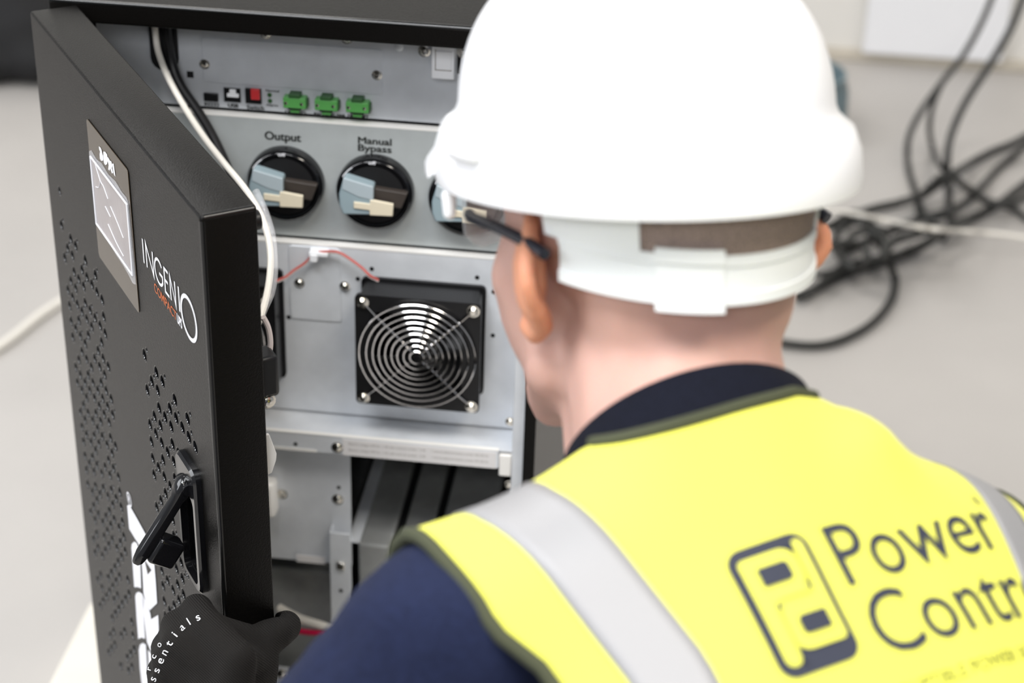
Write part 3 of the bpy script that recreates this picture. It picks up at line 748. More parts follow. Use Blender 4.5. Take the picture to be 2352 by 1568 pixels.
# cables running from the cabinet to the inside of the door
def cpts(lst): return catmull([onY(x, y, Y) for x, y, Y in lst], 8)
w_pts = cpts(((352, 20, .063), (357, 75, .060), (364, 120, .052), (385, 175, .038), (420, 240, .02), (465, 310, -.01), (515, 375, -.05), (560, 430, -.09), (592, 480, -.12), (612, 530, -.15), (621, 580, -.17), (620, 630, -.19), (612, 680, -.21), (600, 722, -.23), (588, 750, -.25)))
build('display_cable', MB().tube(w_pts, .0029, 10), M_WHITEC, CAB, label='white cable leading to the door')
ts = cpts(((588, 440, -.105), (606, 480, -.122), (622, 530, -.15), (629, 580, -.17), (629, 630, -.19), (622, 672, -.205), (608, 705, -.22), (594, 740, -.235)))
build('cable_sleeve', MB().tube(ts, .0034, 10), M_CLEAR, CAB, label='clear spiral sleeve round the white cable')
b_pts = cpts(((385, 60, .063), (395, 140, .058), (415, 195, .05), (455, 255, .04), (492, 318, .03), (530, 400, .01), (560, 470, -.02), (575, 540, -.05), (580, 640, -.09)))
build('door_cable', MB().tube(b_pts, .0042, 10), M_BLACKP, CAB, label='black cable beside the white one')
g_pts = [DI(x, y, .02) for x, y in ((604, 728), (616, 752), (621, 785), (618, 812))]
build('lock_wire', MB().tube(catmull(g_pts, 6), .0022, 8), M_WIREW, CAB, label='grey wire into the latch box')
# tiny wire ties
mb = MB()
for k in (5, 6): pass

# ------------------------------------------------------------------ the technician
def rad(*a): return [math.radians(x) for x in a]
_ps, _b = rad(35, 60)
TF = V((-math.sin(_ps), math.cos(_ps), 0)); E1 = V((math.cos(_ps), math.sin(_ps), 0)); ZU = V((0, 0, 1))
E2 = -math.cos(_b)*ZU-math.sin(_b)*TF; EN = -E1.cross(E2)
B0 = at(1640, 870, .95)
def T(a, b, h): return B0+E1*a+E2*b+EN*h          # a: to his right, b: down the spine, h: out of the back
HC = at(1484, 596, 1.07)
_yh, _ph, _rl = rad(34, 15, 4)
_f0 = V((-math.sin(_yh), math.cos(_yh), 0)); _r0 = V((math.cos(_yh), math.sin(_yh), 0))
HF = math.cos(_ph)*_f0-math.sin(_ph)*ZU; _u = math.cos(_ph)*ZU+math.sin(_ph)*_f0
HR = math.cos(_rl)*_r0-math.sin(_rl)*_u; HU = math.cos(_rl)*_u+math.sin(_rl)*_r0
def G(a, b, c): return HC+HR*a+HF*b+HU*c          # head: a right, b forward, c up
AX = (HR, HF, HU)
hip = T(0, .53, -.10)
MAN = empty('person', (hip.x, hip.y, 0), 'person in white hard hat and yellow safety vest bending over the open cabinet', 'person')
# joints
SHL, SHR = T(-.152, .066, -.094), T(.150, .120, -.165)
ELL = V((.322, -.745, .815))
def DH(s, h, o): return D(s, h, o)
HIPL, HIPR = hip+E1*-.09+V((0, 0, -.03)), hip+E1*.09+V((0, 0, -.03))
def leg(hp, fwd_, out):
    k = hp+TF*.10+E1*out*.05; k.z = .48
    a = k-TF*.10+E1*out*.03; a.z = .09
    return k, a
KNL, ANL = leg(HIPL, 0, -1); KNR, ANR = leg(HIPR, 0, 1)
ELR = T(.215, .20, -.235); WRR = KNR+TF*.04+V((0, 0, .17))+E1*.01
# left hand: joints in door coordinates (s along the door, h down, o in front of its outer face)
def hp(x, y, s, r):
    q = DI(x, y, s)-DO; return (s, -q.z, -q.dot(DN), r)
FING = [[hp(*q) for q in ch] for ch in (
 [(540, 1515, -.06, .016), (470, 1440, -.03, .0145), (452, 1400, .0, .0128), (450, 1394, .028, .0108), (454, 1398, .045, .009)],
 [(520, 1555, -.06, .016), (415, 1475, -.03, .0145), (405, 1437, .0, .0128), (412, 1430, .03, .0108), (430, 1435, .05, .009)],
 [(510, 1600, -.06, .016), (390, 1520, -.03, .014), (382, 1485, .0, .0122), (390, 1475, .03, .0104), (410, 1478, .048, .0088)],
 [(510, 1650, -.06, .015), (378, 1575, -.03, .0125), (368, 1540, .0, .011), (377, 1530, .025, .0095), (394, 1533, .04, .008)])]
THUMB = [hp(*q) for q in ((570, 1610, -.055, .020), (585, 1530, -.035, .019), (596, 1477, -.022, .0158), (634, 1453, -.011, .0140), (657, 1437, .012, .0130))]
WRL = DI(495, 1720, -.075)
def hand_blobs(mb, k=1., chains=FING, thumb=THUMB, P=None, wrist=None):
    P = P or (lambda s, h, o: DH(s, h, o))
    pt = lambda q: P(q[0], q[1], q[2])
    for ch in chains+[thumb]:
        for i in range(len(ch)-1): mb.cone(pt(ch[i]), ch[i][3]*k, pt(ch[i+1]), ch[i+1][3]*k)
    for i in range(3):      # palm webs between the knuckles
        mb.cone(pt(chains[i][0]), .014*k, pt(chains[i+1][0]), .014*k); mb.cone(pt(chains[i][1]), .0112*k, pt(chains[i+1][1]), .0112*k)
    for ch in chains:
        mb.cone(pt(ch[0]), .0165*k, wrist, .026*k)
        mb.cone((pt(ch[0])+pt(ch[1]))/2, .014*k, (pt(ch[0])+wrist)/2, .020*k)
    mb.cone(pt(thumb[0]), .019*k, wrist, .025*k); mb.cone(pt(thumb[1]), .016*k, pt(chains[0][0]), .013*k)
    mb.cone(pt(thumb[0]), .018*k, pt(chains[1][0]), .014*k); mb.cone(pt(thumb[2]), .0125*k, pt(chains[0][1]), .0125*k)
    mb.cone((pt(thumb[1])+pt(thumb[2]))/2, .016*k, pt(chains[0][1]), .014*k); mb.cone(pt(thumb[1]), .017*k, pt(chains[1][1]), .014*k)
def off_door(v, e=.0006):
    q = v-DO; s = q.dot(DU); o = -q.dot(DN)
    if s > -e and -DTH-e < o < e and s < .2:
        ps, po, pi_ = s+e, e-o, o+DTH+e; m_ = min(ps, po, pi_)
        if m_ == ps: v = v-DU*ps
        elif m_ == po: v = v-DN*po
        else: v = v+DN*pi_
    return v
# --- one continuous body
mb = MB()
def head_blobs(mb):
    mb.ball(G(0, -.016, .045), (.077, .099, .088), AX, 20, 14); mb.ball(G(0, -.045, -.005), (.067, .055, .065), AX, 16, 10)
    mb.ball(G(0, .042, -.018), (.0725, .062, .085), AX, 20, 12); mb.ball(G(0, .02, -.06), (.058, .06, .055), AX, 16, 10)
    for s in (-1, 1):
        mb.cone(G(s*.054, .012, -.060), .020, G(s*.022, .078, -.100), .017); mb.cone(G(s*.055, .050, -.012), .021, G(s*.035, .080, -.03), .018)
        mb.cone(G(s*.045, .08, .028), .010, G(0, .092, .028), .012)
    mb.cone(G(-.02, .08, -.105), .016, G(.02, .08, -.105), .016)
    mb.cone(G(0, .094, .015), .009, G(0, .112, -.025), .012); mb.cone(G(-.012, .100, -.030), .009, G(.012, .100, -.030), .009)
    mb.cone(G(-.02, .092, -.060), .007, G(.02, .092, -.060), .007); mb.cone(G(-.017, .091, -.070), .0075, G(.017, .091, -.070), .0075)
head_blobs(mb)
NKB = T(.003, .045, -.088)
mb.cone(G(0, -.026, -.045), .062, NKB, .067); mb.cone(G(0, .012, -.070), .048, T(0, .03, -.115), .055)
mb.cone(NKB, .055, T(-.10, .06, -.105), .040); mb.cone(NKB, .055, T(.10, .075, -.130), .040)
mb.ball(T(0, .18, -.115), (.140, .15, .080), (E1, E2, EN), 18, 12); mb.ball(T(0, .36, -.105), (.135, .20, .09), (E1, E2, EN), 18, 12)
mb.ball(hip, (.155, .13, .12), (E1, E2, EN), 18, 12)
for sh, el, wr, s in ((SHL, ELL, WRL, -1), (SHR, ELR, WRR, 1)):
    mb.ball(sh, .052); mb.cone(sh, .048, el, .037); mb.cone(el, .038, wr, .027)
for hp, kn, an in ((HIPL, KNL, ANL), (HIPR, KNR, ANR)):
    mb.cone(hp, .085, kn, .054); mb.cone(kn, .055, an, .038); mb.cone(an+V((0, 0, -.045)), .034, an+TF*.15+V((0, 0, -.06)), .026)
hand_blobs(mb, .84, wrist=WRL)
# right hand spread on the right knee
RX, RY, RZ = E1, (KNR-WRR).normalized(), None
RZ = RX.cross(RY).normalized()
def RH(s, h, o): return WRR+RX*s+RY*h+RZ*o
RF = [[(x*.8, .06, .008, .012), (x, .095, .008, .0095), (x*1.12, .122, -.004, .0085), (x*1.15, .138, -.016, .0078)] for x in (-.030, -.010, .011, .030)]
RT_ = [(-.02, .02, 0, .015), (-.045, .045, .0, .012), (-.062, .075, -.006, .010), (-.066, .092, -.012, .009)]
def right_hand(mb, k): hand_blobs(mb, k, RF, RT_, RH, WRR)
right_hand(mb, .8)
body = build_blob('body', mb, .0052, M_SKIN, MAN, 8, deform=lambda v: off_door(v, .010))
# --- ears (own colour, light shines through them)
for s in (-1, 1):
    mb = MB(); n = 11
    rim = [(s*(.0775+(.0165 if s < 0 else .027)*math.sin(math.pi*min(1, t*1.15))*1.0), -.006-.025*math.sin(math.pi*t)**.8-.002*t, .034-.066*t) for t in [k/(n-1) for k in range(n)]]
    P = [G(*q) for q in rim]
    for i in range(n-1): mb.cone(P[i], .0052 if i < 7 else .0062, P[i+1], .0052 if i < 7 else .0062, 10)
    mb.cone(P[-1], .0062, G(s*.075, .006, -.030), .006)
    for i in range(n): mb.cone(P[i], .0032, G(s*.0725, .012, .012-.03*i/(n-1)), .0045, 10)
    mb.ball(G(s*.0835, -.014, .004), (.008, .0150, .027), AX, 14, 10)
    build_blob('ear', mb, .0026, M_EAR, MAN, 5)
for s in (-1, 1):
    e = build('eye', MB().ball(G(s*.032, .0855, .008), .0115, AX, 16, 10), M_EYE, MAN, smooth=180)
    build('iris', MB().ball(G(s*.032, .0945, .007), (.0052, .003, .0052), AX, 12, 6), M_GLOSS, e, smooth=180)
# --- shaved hair: thin shell over the skull above the nape
def hair_pt(u, v, off=.0016):
    a, b_, c = math.sin(v)*math.sin(u), math.sin(v)*math.cos(u), math.cos(v)
    return G(a*(.0785+off), -.016+b_*(.1005+off), .045+c*(.0895+off))
R = []
for i in range(17):
    v = .02+(2.02-.02)*i/16; row = []
    for k in range(48):
        u = 2*math.pi*k/48; back = .5-.5*math.cos(u)
        row.append(hair_pt(u, min(v, .95+1.02*back**1.1)))
    R.append(row)
build('hair', MB().rings(R, True, False), M_HAIR, MAN, smooth=180)
R = []
for i in range(13):
    v = 1.3+.85*i/12; R.append([hair_pt(2*math.pi*k/48, min(v, 1.05+1.13*(.5-.5*math.cos(2*math.pi*k/48))**1.0), .0011) for k in range(9, 40)])
build('hair_fade', MB().rings(R, False, False, closed=False), M_FADE, MAN, smooth=180)
# --- hard hat
def rim_pt(t, ra, rb, c, cb=0.): return G(ra*math.sin(t), cb+rb*math.cos(t), c)
def hat_ring(k, c, grow=0., n=72):
    out = []
    for i in range(n):
        t = 2*math.pi*i/n; out.append(rim_pt(t, (.1008+grow)*k, (.1245+grow)*k, c, .003))
    return out
def dome(z): return (1-max(0, z)**2.35)**(1/2.35)
CB, CT = .060, .184
prof = []
R = []
flare = [(.0140, CB-.012), (.0152, CB-.006), (.0142, CB+.008), (.0100, CB+.020), (.0018, CB+.027)]
for g, c in flare: R.append(hat_ring(1, c, g))
for i in range(1, 17):
    z = i/16*.995; R.append(hat_ring(dome(z)*(1-.03*z), CB+.026+(CT-CB-.026)*z))
inner = [[p-(p-HC).normalized()*.003 for p in r] for r in reversed(R)]
hat = build('hard_hat', MB().rings(R[:1][0:0]+R, False, True).rings([hat_ring(1, CB-.012, .0115), hat_ring(1, CB-.012, .006), hat_ring(1, CB+.03, -.004)]+[hat_ring(dome(i/8*.97), CB+.03+(CT-CB-.034)*i/8*.97, -.004) for i in range(1, 9)], False, True), M_HELM, MAN, smooth=60)
# peak
pk = []
for i in range(13):
    t = math.radians(-62+124*i/12); e = math.cos(math.radians(-90+180*i/12))
    a0 = rim_pt(t, .113, .137, CB+.004, .002); a1 = rim_pt(t, .120, .144+.052*e, CB-.008-.008*e, .002)
    pk.append([a0+HU*.006, a1+HU*.0035, a1, a1-HU*.003, a0-HU*.010])
build('hat_peak', MB().rings(pk, True, True), M_HELM, hat, smooth=50)
# ridges on the crown, side slots and rim details
for a in (-.030, 0, .030):
    pts = []
    for i in range(15):
        th = math.radians(-62+124*i/14); z = math.cos(th)
        cc = CB+.026+(CT-CB-.026)*.985*max(0, z)**.55; kk = dome(min(.99, max(0, z)**.55*.985))
        pts.append(G(a*(.6+.4*abs(math.sin(th))), .004+.146*math.sin(th)*.985, cc-abs(a)*.12))
for s in (-1, 1):
    t0 = math.radians(92*s)
    cpt = rim_pt(t0, .1165, .140, CB+.014, .002)
    tx = (rim_pt(t0+.1, .1165, .140, CB+.014, .002)-rim_pt(t0-.1, .1165, .140, CB+.014, .002)).normalized()
    nx = HU.cross(tx).normalized()
    build('accessory_slot', MB().hexa(cpt+HU*.008, tx*.015, nx*.0045, HU*.0125), M_HELM, hat, bevel=.004, seg=3)
t0 = math.radians(-76)
cpt = rim_pt(t0, .112, .136, CB-.016, .002)
build('chin_strap_peg', MB().cone(cpt, .0042, cpt-HU*.010, .0036, 10), M_HELM, hat, smooth=60)
# headband
def band(t, c, off=0.): 
    return G((.0810+off)*math.sin(t), -.008+(.1045+off)*math.cos(t), c)
def band_ring(t0, t1, cfun, wfun, off0, th, n=40):
    R = []
    for i in range(n+1):
        t = t0+(t1-t0)*i/n; c = cfun(t); w_ = wfun(t)
        R.append([band(t, c-w_, off0), band(t, c-w_, off0+th), band(t, c-w_*.55, off0+th), band(t, c-w_*.5, off0+th*.55), band(t, c+w_*.5, off0+th*.55), band(t, c+w_*.55, off0+th), band(t, c+w_, off0+th), band(t, c+w_, off0)])
    return MB().rings(R)
back = lambda t: .5-.5*math.cos(t)
cf = lambda t: .034-.023*back(t)
hb = build('headband', band_ring(math.radians(78), math.radians(252), cf, lambda t: .0135, .0005, .0028), M_STRAP, hat, smooth=40)
tb = math.radians(186)
build('band_buckle', band_ring(math.radians(194), math.radians(217), cf, lambda t: .0170, .0028, .0035, 8), M_STRAP, hat, smooth=40)
for dc in (-.0092, .0092):
    build('band_groove', MB().tube([band(t, cf(t)+dc, .0026) for t in [math.radians(80+170*i/30) for i in range(31)]], .0007, 6), M_LABELT, hat)
for s in (1, -1):
    R = []
    for i in range(9):
        t = math.radians(180+s*(42+36*i/8)); q = 1-abs(i-4.5)/4.5
        R.append([band(t, cf(t)+.010, .001), band(t, cf(t)+.010, .003), band(t, .072, .010), band(t, .072, .008)])
    build('suspension_strap', MB().rings(R), M_STRAP, hat, smooth=40)
# --- safety glasses
gl = build('safety_glasses', MB().tube(catmull([G(-.074, .082, .022), G(-.082, .06, .024), G(-.0865, .02, .026), G(-.0875, -.02, .024), G(-.0875, -.040, .021)], 6), [.0036]*25, 8).tube(catmull([G(.074, .082, .022), G(.082, .06, .024), G(.089, .02, .028), G(.098, -.010, .028), G(.104, -.034, .018)], 6), .0038, 8).tube(catmull([G(x, .117-x*x*5.2, .038) for x in (-.076, -.05, -.025, 0, .025, .05, .076)], 4), .0014, 8), M_TEMPLE, MAN, smooth=60)
for s in (-1, 1):
    R = []
    for i in range(9):
        x = s*(.006+.072*i/8); q = .119-x*x*5.4
        hgt = .024+.016*min(1, (i+1)/4)-(.012 if i == 8 else .004 if i == 7 else 0)
        R.append([G(x, q, .038), G(x, q-.0018, .038-hgt*.5), G(x, q-.004, .038-hgt)])
    L = build('lens', MB().rings(R, False, False, closed=False), M_LENS, gl, smooth=60, fix=False)
    md = L.modifiers.new('t', 'SOLIDIFY'); md.thickness = .0018
# --- polo shirt / fleece (navy) under the vest
mb = MB()
mb.ball(T(0, .18, -.115), (.146, .155, .088), (E1, E2, EN), 18, 12); mb.ball(T(0, .37, -.105), (.142, .22, .094), (E1, E2, EN), 18, 12)
mb.cone(T(-.06, .06, -.105), .055, SHL, .060); mb.cone(T(.05, .09, -.12), .055, SHR, .055); 
mb.cone(SHL, .062, SHL.lerp(ELL, .45), .066); mb.cone(SHL.lerp(ELL, .45), .066, ELL, .058); mb.cone(ELL, .055, ELL.lerp(WRL, .86), .038)
mb.cone(SHR, .060, ELR, .052); mb.cone(ELR, .052, ELR.lerp(WRR, .86), .038)
def cloth(v, amp=.004, sc=16):
    return v+noise.noise_vector(v*sc)*amp+noise.noise_vector(v*sc*2.3)*amp*.45
def folds(v):
    p = cloth(v, .007, 13); ax = ELL-SHL; L = ax.length; ax = ax/L
    t = (v-SHL).dot(ax); q = v-SHL-ax*t
    if .02 < t < L+.05 and q.length < .10:
        ph = 2*math.pi*(t/.058)+2.2*q.normalized().dot(E1)+2.5*noise.noise(v*9)
        p += q.normalized()*(.0042+.003*noise.noise(v*7+V((5, 1, 2))))*math.sin(ph)*min(1, max(0, (t-.06)/.08))
    return p
build_blob('fleece', mb, .0062, M_NAVY, MAN, 8, deform=folds)
# sleeve folds by the elbow
# --- collar: a standing band round the neck
NA = (G(0, -.03, -.06)-NKB).normalized()
def coll(t, up, out):
    # t: 0 at the nape, pi at the throat
    c0 = T(.004, .036, -.080)+NA*.026
    X = (E1-NA*E1.dot(NA)).normalized(); Y = NA.cross(X).normalized()
    if Y.dot(EN) < 0: Y = -Y
    r = .0695+out; drop = .008*(1-math.cos(t))/2
    return c0+X*r*math.sin(t)+Y*r*math.cos(t)*1.04+NA*(up-drop+.004+.011*math.sin(t))
R = []
for k in range(49):
    t = math.radians(-150+300*k/48)
    R.append([coll(t, -.030, .004), coll(t, -.016, .0045), coll(t, .004, .003), coll(t, .0165, .0015), coll(t, .018, -.001), coll(t, .015, -.003), coll(t, .0, -.002), coll(t, -.030, .0)])
build('collar', MB().rings(R), M_NAVYC, MAN, smooth=60)
# --- safety vest: a shell over the back, the shoulders and the chest
RB = .004; LR = .075
def hA(a): return (-1.25*a*a if a < 0 else -1.75*a*a)
def Th(a): return .205-.100*min(1, (abs(a)/.17))**1.6
def RBf(a): return RB+(.42*max(0, a-.045) if a > 0 else 0.)
def ZN(a): return 1-.96*math.exp(-(a/.088)**4)
KS = 1.20
def aE(b):
    pts = [(-.05, .158), (.0, .161), (.03, .161), (.077, .157), (.118, .141), (.16, .131), (.21, .130), (.26, .145), (.32, .162), (.6, .168)]
    for (b0, v0), (b1, v1) in zip(pts, pts[1:]):
        if b <= b1:
            t = max(0, (b-b0)/(b1-b0)); t = t*t*(3-2*t); return v0+(v1-v0)*t
    return pts[-1][1]
PE = 2.1
def fold(a, b):
    w_ = 0.
    g = lambda x, s: math.exp(-(x/s)**2)
    # creases fanning out from the right of the collar, and soft ones on the shoulder blades
    for ang, amp, wd_, r0, r1 in ((62, .0044, .0095, .01, .15), (88, .0040, .010, .02, .15), (112, .0032, .012, .03, .15), (38, .0065, .010, .0, .12)):
        dx, dy = a-.070, b-.028; an = math.radians(ang)
        al = dx*math.cos(an)+dy*math.sin(an); pe = -dx*math.sin(an)+dy*math.cos(an)
        if al > 0: w_ += amp*g(pe, wd_*(1+al*5))*min(1, al/.03)*max(0, 1-al/r1)
    w_ += .0016*math.sin(38*a+25*b)*g(b-.12, .08)+.0012*noise.noise(V((a*22, b*16, 3)))
    w_ += .020*g(a-.088, .022)*g(b-.040, .030)
    return w_
def vsurf(a, b, side, off=0.):
    """side +1: back, -1: front"""
    T_ = Th(a); x = max(0., min(1., (RBf(a)+LR-b)/LR)); k = 1-(1-x**PE)**(1/PE); z = ZN(a)
    if side > 0: h = hA(a)-T_/2*k*z+fold(a, b)*(1-x*z); n = EN*(1-x*z)+(-E2)*x*z
    else: h = hA(a)-T_+T_/2*k*(2-z); n = -EN*(1-x)+(-E2)*x
    n = (n.normalized()+E1*(2*1.3*a if side > 0 else a*1.5)*(1-x)).normalized()
    return T(a, b, h)+n*off
NECK = .066
def neck_b(a, side):
    q = abs(a)/NECK
    if q >= 1: return RBf(a)
    return RBf(a)+(.014 if side > 0 else .15)*math.sqrt(max(0, 1-q**3 if side > 0 else 1-q))
rows = []
for i in range(46):
    t = i/45; rows.append((1, (.56-RB)*(1-t)**1.35))
for i in range(1, 26):
    t = i/25; rows.append((-1, (.5-RB)*t**1.7))
NW = 57
def wa(w_, tau): return w_*aE(RB+tau)*(KS if w_ > 0 else 1)
def bb_(a, tau): return RBf(a)+tau*(1-(RBf(a)-RB)/.55)
grid = []
for sd, tau in rows:
    row = []
    for k in range(NW):
        a = wa(-1+2*k/(NW-1), tau)
        row.append(vsurf(a, max(bb_(a, tau), neck_b(a, sd)), sd))
    grid.append(row)
mb = MB().rings(grid, False, False, closed=False)
bm = bmesh.new(); vs = [bm.verts.new(v) for v in mb.v]
for f in mb.f:
    aa = [wa(-1+2*(j % NW)/(NW-1), rows[j//NW][1]) for j in f]
    bbs = [(bb_(x, rows[j//NW][1]), neck_b(x, rows[j//NW][0])) for j, x in zip(f, aa)]
    if all(b <= nb+1e-6 for b, nb in bbs) and any(abs(x) < NECK*.999 for x in aa): continue
    try: bm.faces.new([vs[j] for j in f])
    except ValueError: pass
bmesh.ops.remove_doubles(bm, verts=bm.verts, dist=2e-4)
bmesh.ops.delete(bm, geom=[v for v in bm.verts if not v.link_faces], context='VERTS')
bmesh.ops.recalc_face_normals(bm, faces=bm.faces)
bm.verts.index_update()
mb = MB(); mb.v = [v.co.copy() for v in bm.verts]; mb.f = [tuple(v.index for v in f.verts) for f in bm.faces]; bm.free()
vest = build('safety_vest', mb, M_VEST, MAN, smooth=180)
md = vest.modifiers.new('t', 'SOLIDIFY'); md.thickness = .0022; md.offset = 0
# reflective bands over the shoulders
def bandL(b, side):
    t = max(0, min(1, (b-.025)/.11))
    return -.1345+(.1345-.1105)*t, -.0965+(.0985-.0755)*t
for s in (-1, 1):
    G_ = []
    for sd, tau in rows:
        lo, hi = bandL(RB+tau if sd > 0 else .03, sd)
        if s > 0: lo, hi = -hi, -lo; lo += .050; hi += .044
        e = aE(RB+tau)
        hi_ = min(hi, e*KS-.006); lo_ = max(lo, -e+.006)
        G_.append([(lambda a: vsurf(a, bb_(a, tau), sd, .0019))(lo_+(hi_-lo_)*k/6) for k in range(7)])
    o = build('reflective_band', MB().rings(G_, False, False, closed=False), M_SILVER, vest, smooth=180, fix=False)
    md = o.modifiers.new('t', 'SOLIDIFY'); md.thickness = .0008; md.offset = 0
# waist band, back
G_ = [[(lambda a: vsurf(a, bb_(a, tau), 1, .002))(wa(-.99+1.98*k/24, tau)) for k in range(25)] for tau in (.36, .375, .39, .41)]
o = build('reflective_band', MB().rings(G_, False, False, closed=False), M_SILVER, vest, smooth=180, fix=False)
# dark binding along the armholes and the neck
for s in (-1, 1):
    pts = [(lambda a: vsurf(a, bb_(a, tau), sd, -.001))(wa(s, tau)+s*.0005) for sd, tau in rows]
    build('edge_binding', MB().tube(pts, .0040, 8), M_TRIM, vest)
pts = [vsurf(NECK*math.sin(math.radians(x)), neck_b(NECK*math.sin(math.radians(x)), 1)+.0005, 1, .0005) for x in range(-88, 89, 4)]
build('edge_binding', MB().tube(pts, .0036, 8), M_TRIM, vest)
# --- print on the back
def VB(a, b, off=.0018): return vsurf(a, b, 1, off)
def curved_print(name, flat, m, off):
    """flat: MB in (a, b, 0); cut finer, then laid on the vest"""
    bm = bmesh.new(); vs = [bm.verts.new(v) for v in flat.v]
    for f in flat.f:
        try: bm.faces.new([vs[j] for j in f])
        except ValueError: pass
    bmesh.ops.triangulate(bm, faces=bm.faces)
    for _ in range(4):
        le = [e for e in bm.edges if e.calc_length() > .006]
        if not le: break
        bmesh.ops.subdivide_edges(bm, edges=le, cuts=1); bmesh.ops.triangulate(bm, faces=[f for f in bm.faces if len(f.verts) > 3])
    bm.verts.index_update(); o = MB(); o.v = [VB(v.co.x, v.co.y, off) for v in bm.verts]; o.f = [tuple(v.index for v in f.verts) for f in bm.faces]; bm.free()
    return build(name, o, m, vest, smooth=None, fix=False)
fl2 = lambda x, y: V((x, y, 0))
ea0, ea1, eb0, eb1 = -.0445, .0020, .0915, .1605
r_ = .009
outl = []
for cx, cy, a in ((ea1-r_, eb1-r_, 0), (ea0+r_, eb1-r_, 90), (ea0+r_, eb0+r_, 180), (ea1-r_, eb0+r_, 270)):
    outl += [(cx+r_*math.cos(math.radians(a+90*k/6)), cy+r_*math.sin(math.radians(a+90*k/6)), 0) for k in range(7)]
mb = MB().add(outl, [tuple(range(len(outl)))])
curved_print('logo_emblem', mb, M_PRINTN, .0018)
def em(u, v): return V((ea0+(ea1-ea0)*u, eb0+(eb1-eb0)*v, 0))
def ebox(mb, u0, u1, v0, v1, rs):
    """rounded box, rs: corner radii (tl, tr, br, bl) in u units"""
    out = []; asp = (ea1-ea0)/(eb1-eb0)
    for cu, cv, r, a in ((u0, v0, rs[0], 180), (u1, v0, rs[1], 270), (u1, v1, rs[2], 0), (u0, v1, rs[3], 90)):
        cx = cu+r*(1 if cu == u0 else -1); cy = cv+r*asp*(1 if cv == v0 else -1)
        out += [em(cx+r*math.cos(math.radians(a+90*k/5)), cy+r*asp*math.sin(math.radians(a+90*k/5))) for k in range(6)]
    mb.add(out, [tuple(range(len(out)))])
for q, m_, o_ in (([(.105, .29, .095, .92, (.06, .02, .09, .09)), (.105, .77, .095, .43, (.06, .18, .18, .01)), (.29, .91, .475, .84, (.18, .01, .06, .18)), (.775, .91, .065, .785, (.07, .07, .07, .02)), (.29, .775, .40, .50, (.01, .01, .01, .01))], M_VEST, .0026),
                  ([(.26, .64, .185, .335, (.02, .06, .06, .02)), (.44, .80, .595, .74, (.06, .02, .02, .06)), (.285, .335, .462, .525, (.02, .01, .02, .01)), (.73, .78, .39, .45, (.01, .02, .01, .02)), (.745, .785, .075, .15, (.01, .01, .01, .01)), (.28, .33, .83, .925, (.01, .01, .01, .01))], M_PRINTN, .0036),
                  ([(.765, .785, .15, .39, (.005, .005, .005, .005)), (.28, .298, .525, .83, (.005, .005, .005, .005)), (.335, .73, .447, .460, (.005, .005, .005, .005))], M_PRINTG, .0042)):
    for b_ in q:
        mb = MB(); ebox(mb, *b_); curved_print('logo_emblem', mb, m_, o_+.00006*q.index(b_))
mb = MB()
add_text(mb, 'Power', lambda x, y: V((.0125+x, .1265-y, 0)), width=.116, height=.0335, weight=.004)
add_text(mb, 'Control', lambda x, y: V((.0130+x, .1655-y, 0)), width=.139, height=.0335, weight=.004)
add_text(mb, '\u00ae', lambda x, y: V((.1275+x, .100-y, 0)), width=.006, height=.006)
curved_print('logo_lettering', mb, M_PRINTN, .0018)
mb = MB()
add_text(mb, 'UNINTERRUPTIBLE POWER SOLUTIONS', lambda x, y: V((-.030+x, .1865-y, 0)), width=.175, height=.0068)
curved_print('logo_lettering', mb, mat('olive_print', (.18, .19, .03), .7), .0018)
# --- gloves
mb = MB(); hand_blobs(mb, 1.0, wrist=WRL); mb.cone(WRL, .031, WRL.lerp(ELL, .16), .033)
glove = build_blob('glove', mb, .0030, M_GLOVE, MAN, 7, deform=lambda v: off_door(v, .0075))
glove['label'] = 'dark grey knit glove gripping the door edge'
mb = MB(); right_hand(mb, 1.0); mb.cone(WRR, .030, WRR.lerp(ELR, .16), .032)
build_blob('glove', mb, .004, M_GLOVE, MAN, 6)
# writing on the back of the glove, projected letter by letter onto the knit
bpy.context.view_layer.update()
bt = bvhtree.BVHTree.FromPolygons([glove.matrix_basis.translation+MAN.location+v.co for v in glove.data.vertices], [tuple(p.vertices) for p in glove.data.polygons])
def on_glove(x, y):
    d = ray(x, y); h = bt.ray_cast(CAM, d)
    return h[0]+h[1]*.0012 if h[0] is not None else None
mb = MB()
def letters(word, path, hpx):
    P = catmull([V((x, y, 0)) for x, y in path], 20); L = [0]
    for a, b in zip(P, P[1:]): L.append(L[-1]+(b-a).length)
    def along(s):
        for i in range(len(P)-1):
            if L[i+1] >= s: t = (s-L[i])/(L[i+1]-L[i]); return P[i].lerp(P[i+1], t), (P[i+1]-P[i]).normalized()
        return P[-1], (P[-1]-P[-2]).normalized()
    n = len(word); step = L[-1]/n
    for i, chx in enumerate(word):
        c, t = along(step*(i+.5)); nn = V((t.y, -t.x, 0))
        vs, fs, x0, x1 = text_poly(chx, .0); sx = min(step*.84/(x1-x0), hpx/.52*1.2); out = []
        for x, y in vs:
            q = c+t*((x-(x0+x1)/2)*sx)+nn*(y*hpx/.52-hpx*.5); out.append(on_glove(q.x, q.y))
        if all(o is not None for o in out): mb.add(out, fs)
letters('essentials', [(345, 1590), (352, 1568), (360, 1545), (370, 1520), (381, 1497), (394, 1473), (404, 1458), (414, 1447), (426, 1437), (441, 1427), (466, 1415)], 12.5)
letters('arco', [(333, 1580), (340, 1557), (347, 1533), (356, 1509), (367, 1485), (377, 1468)], 9.5)
if mb.v: build('glove_lettering', mb, M_PRINTW, glove, smooth=None, fix=False)
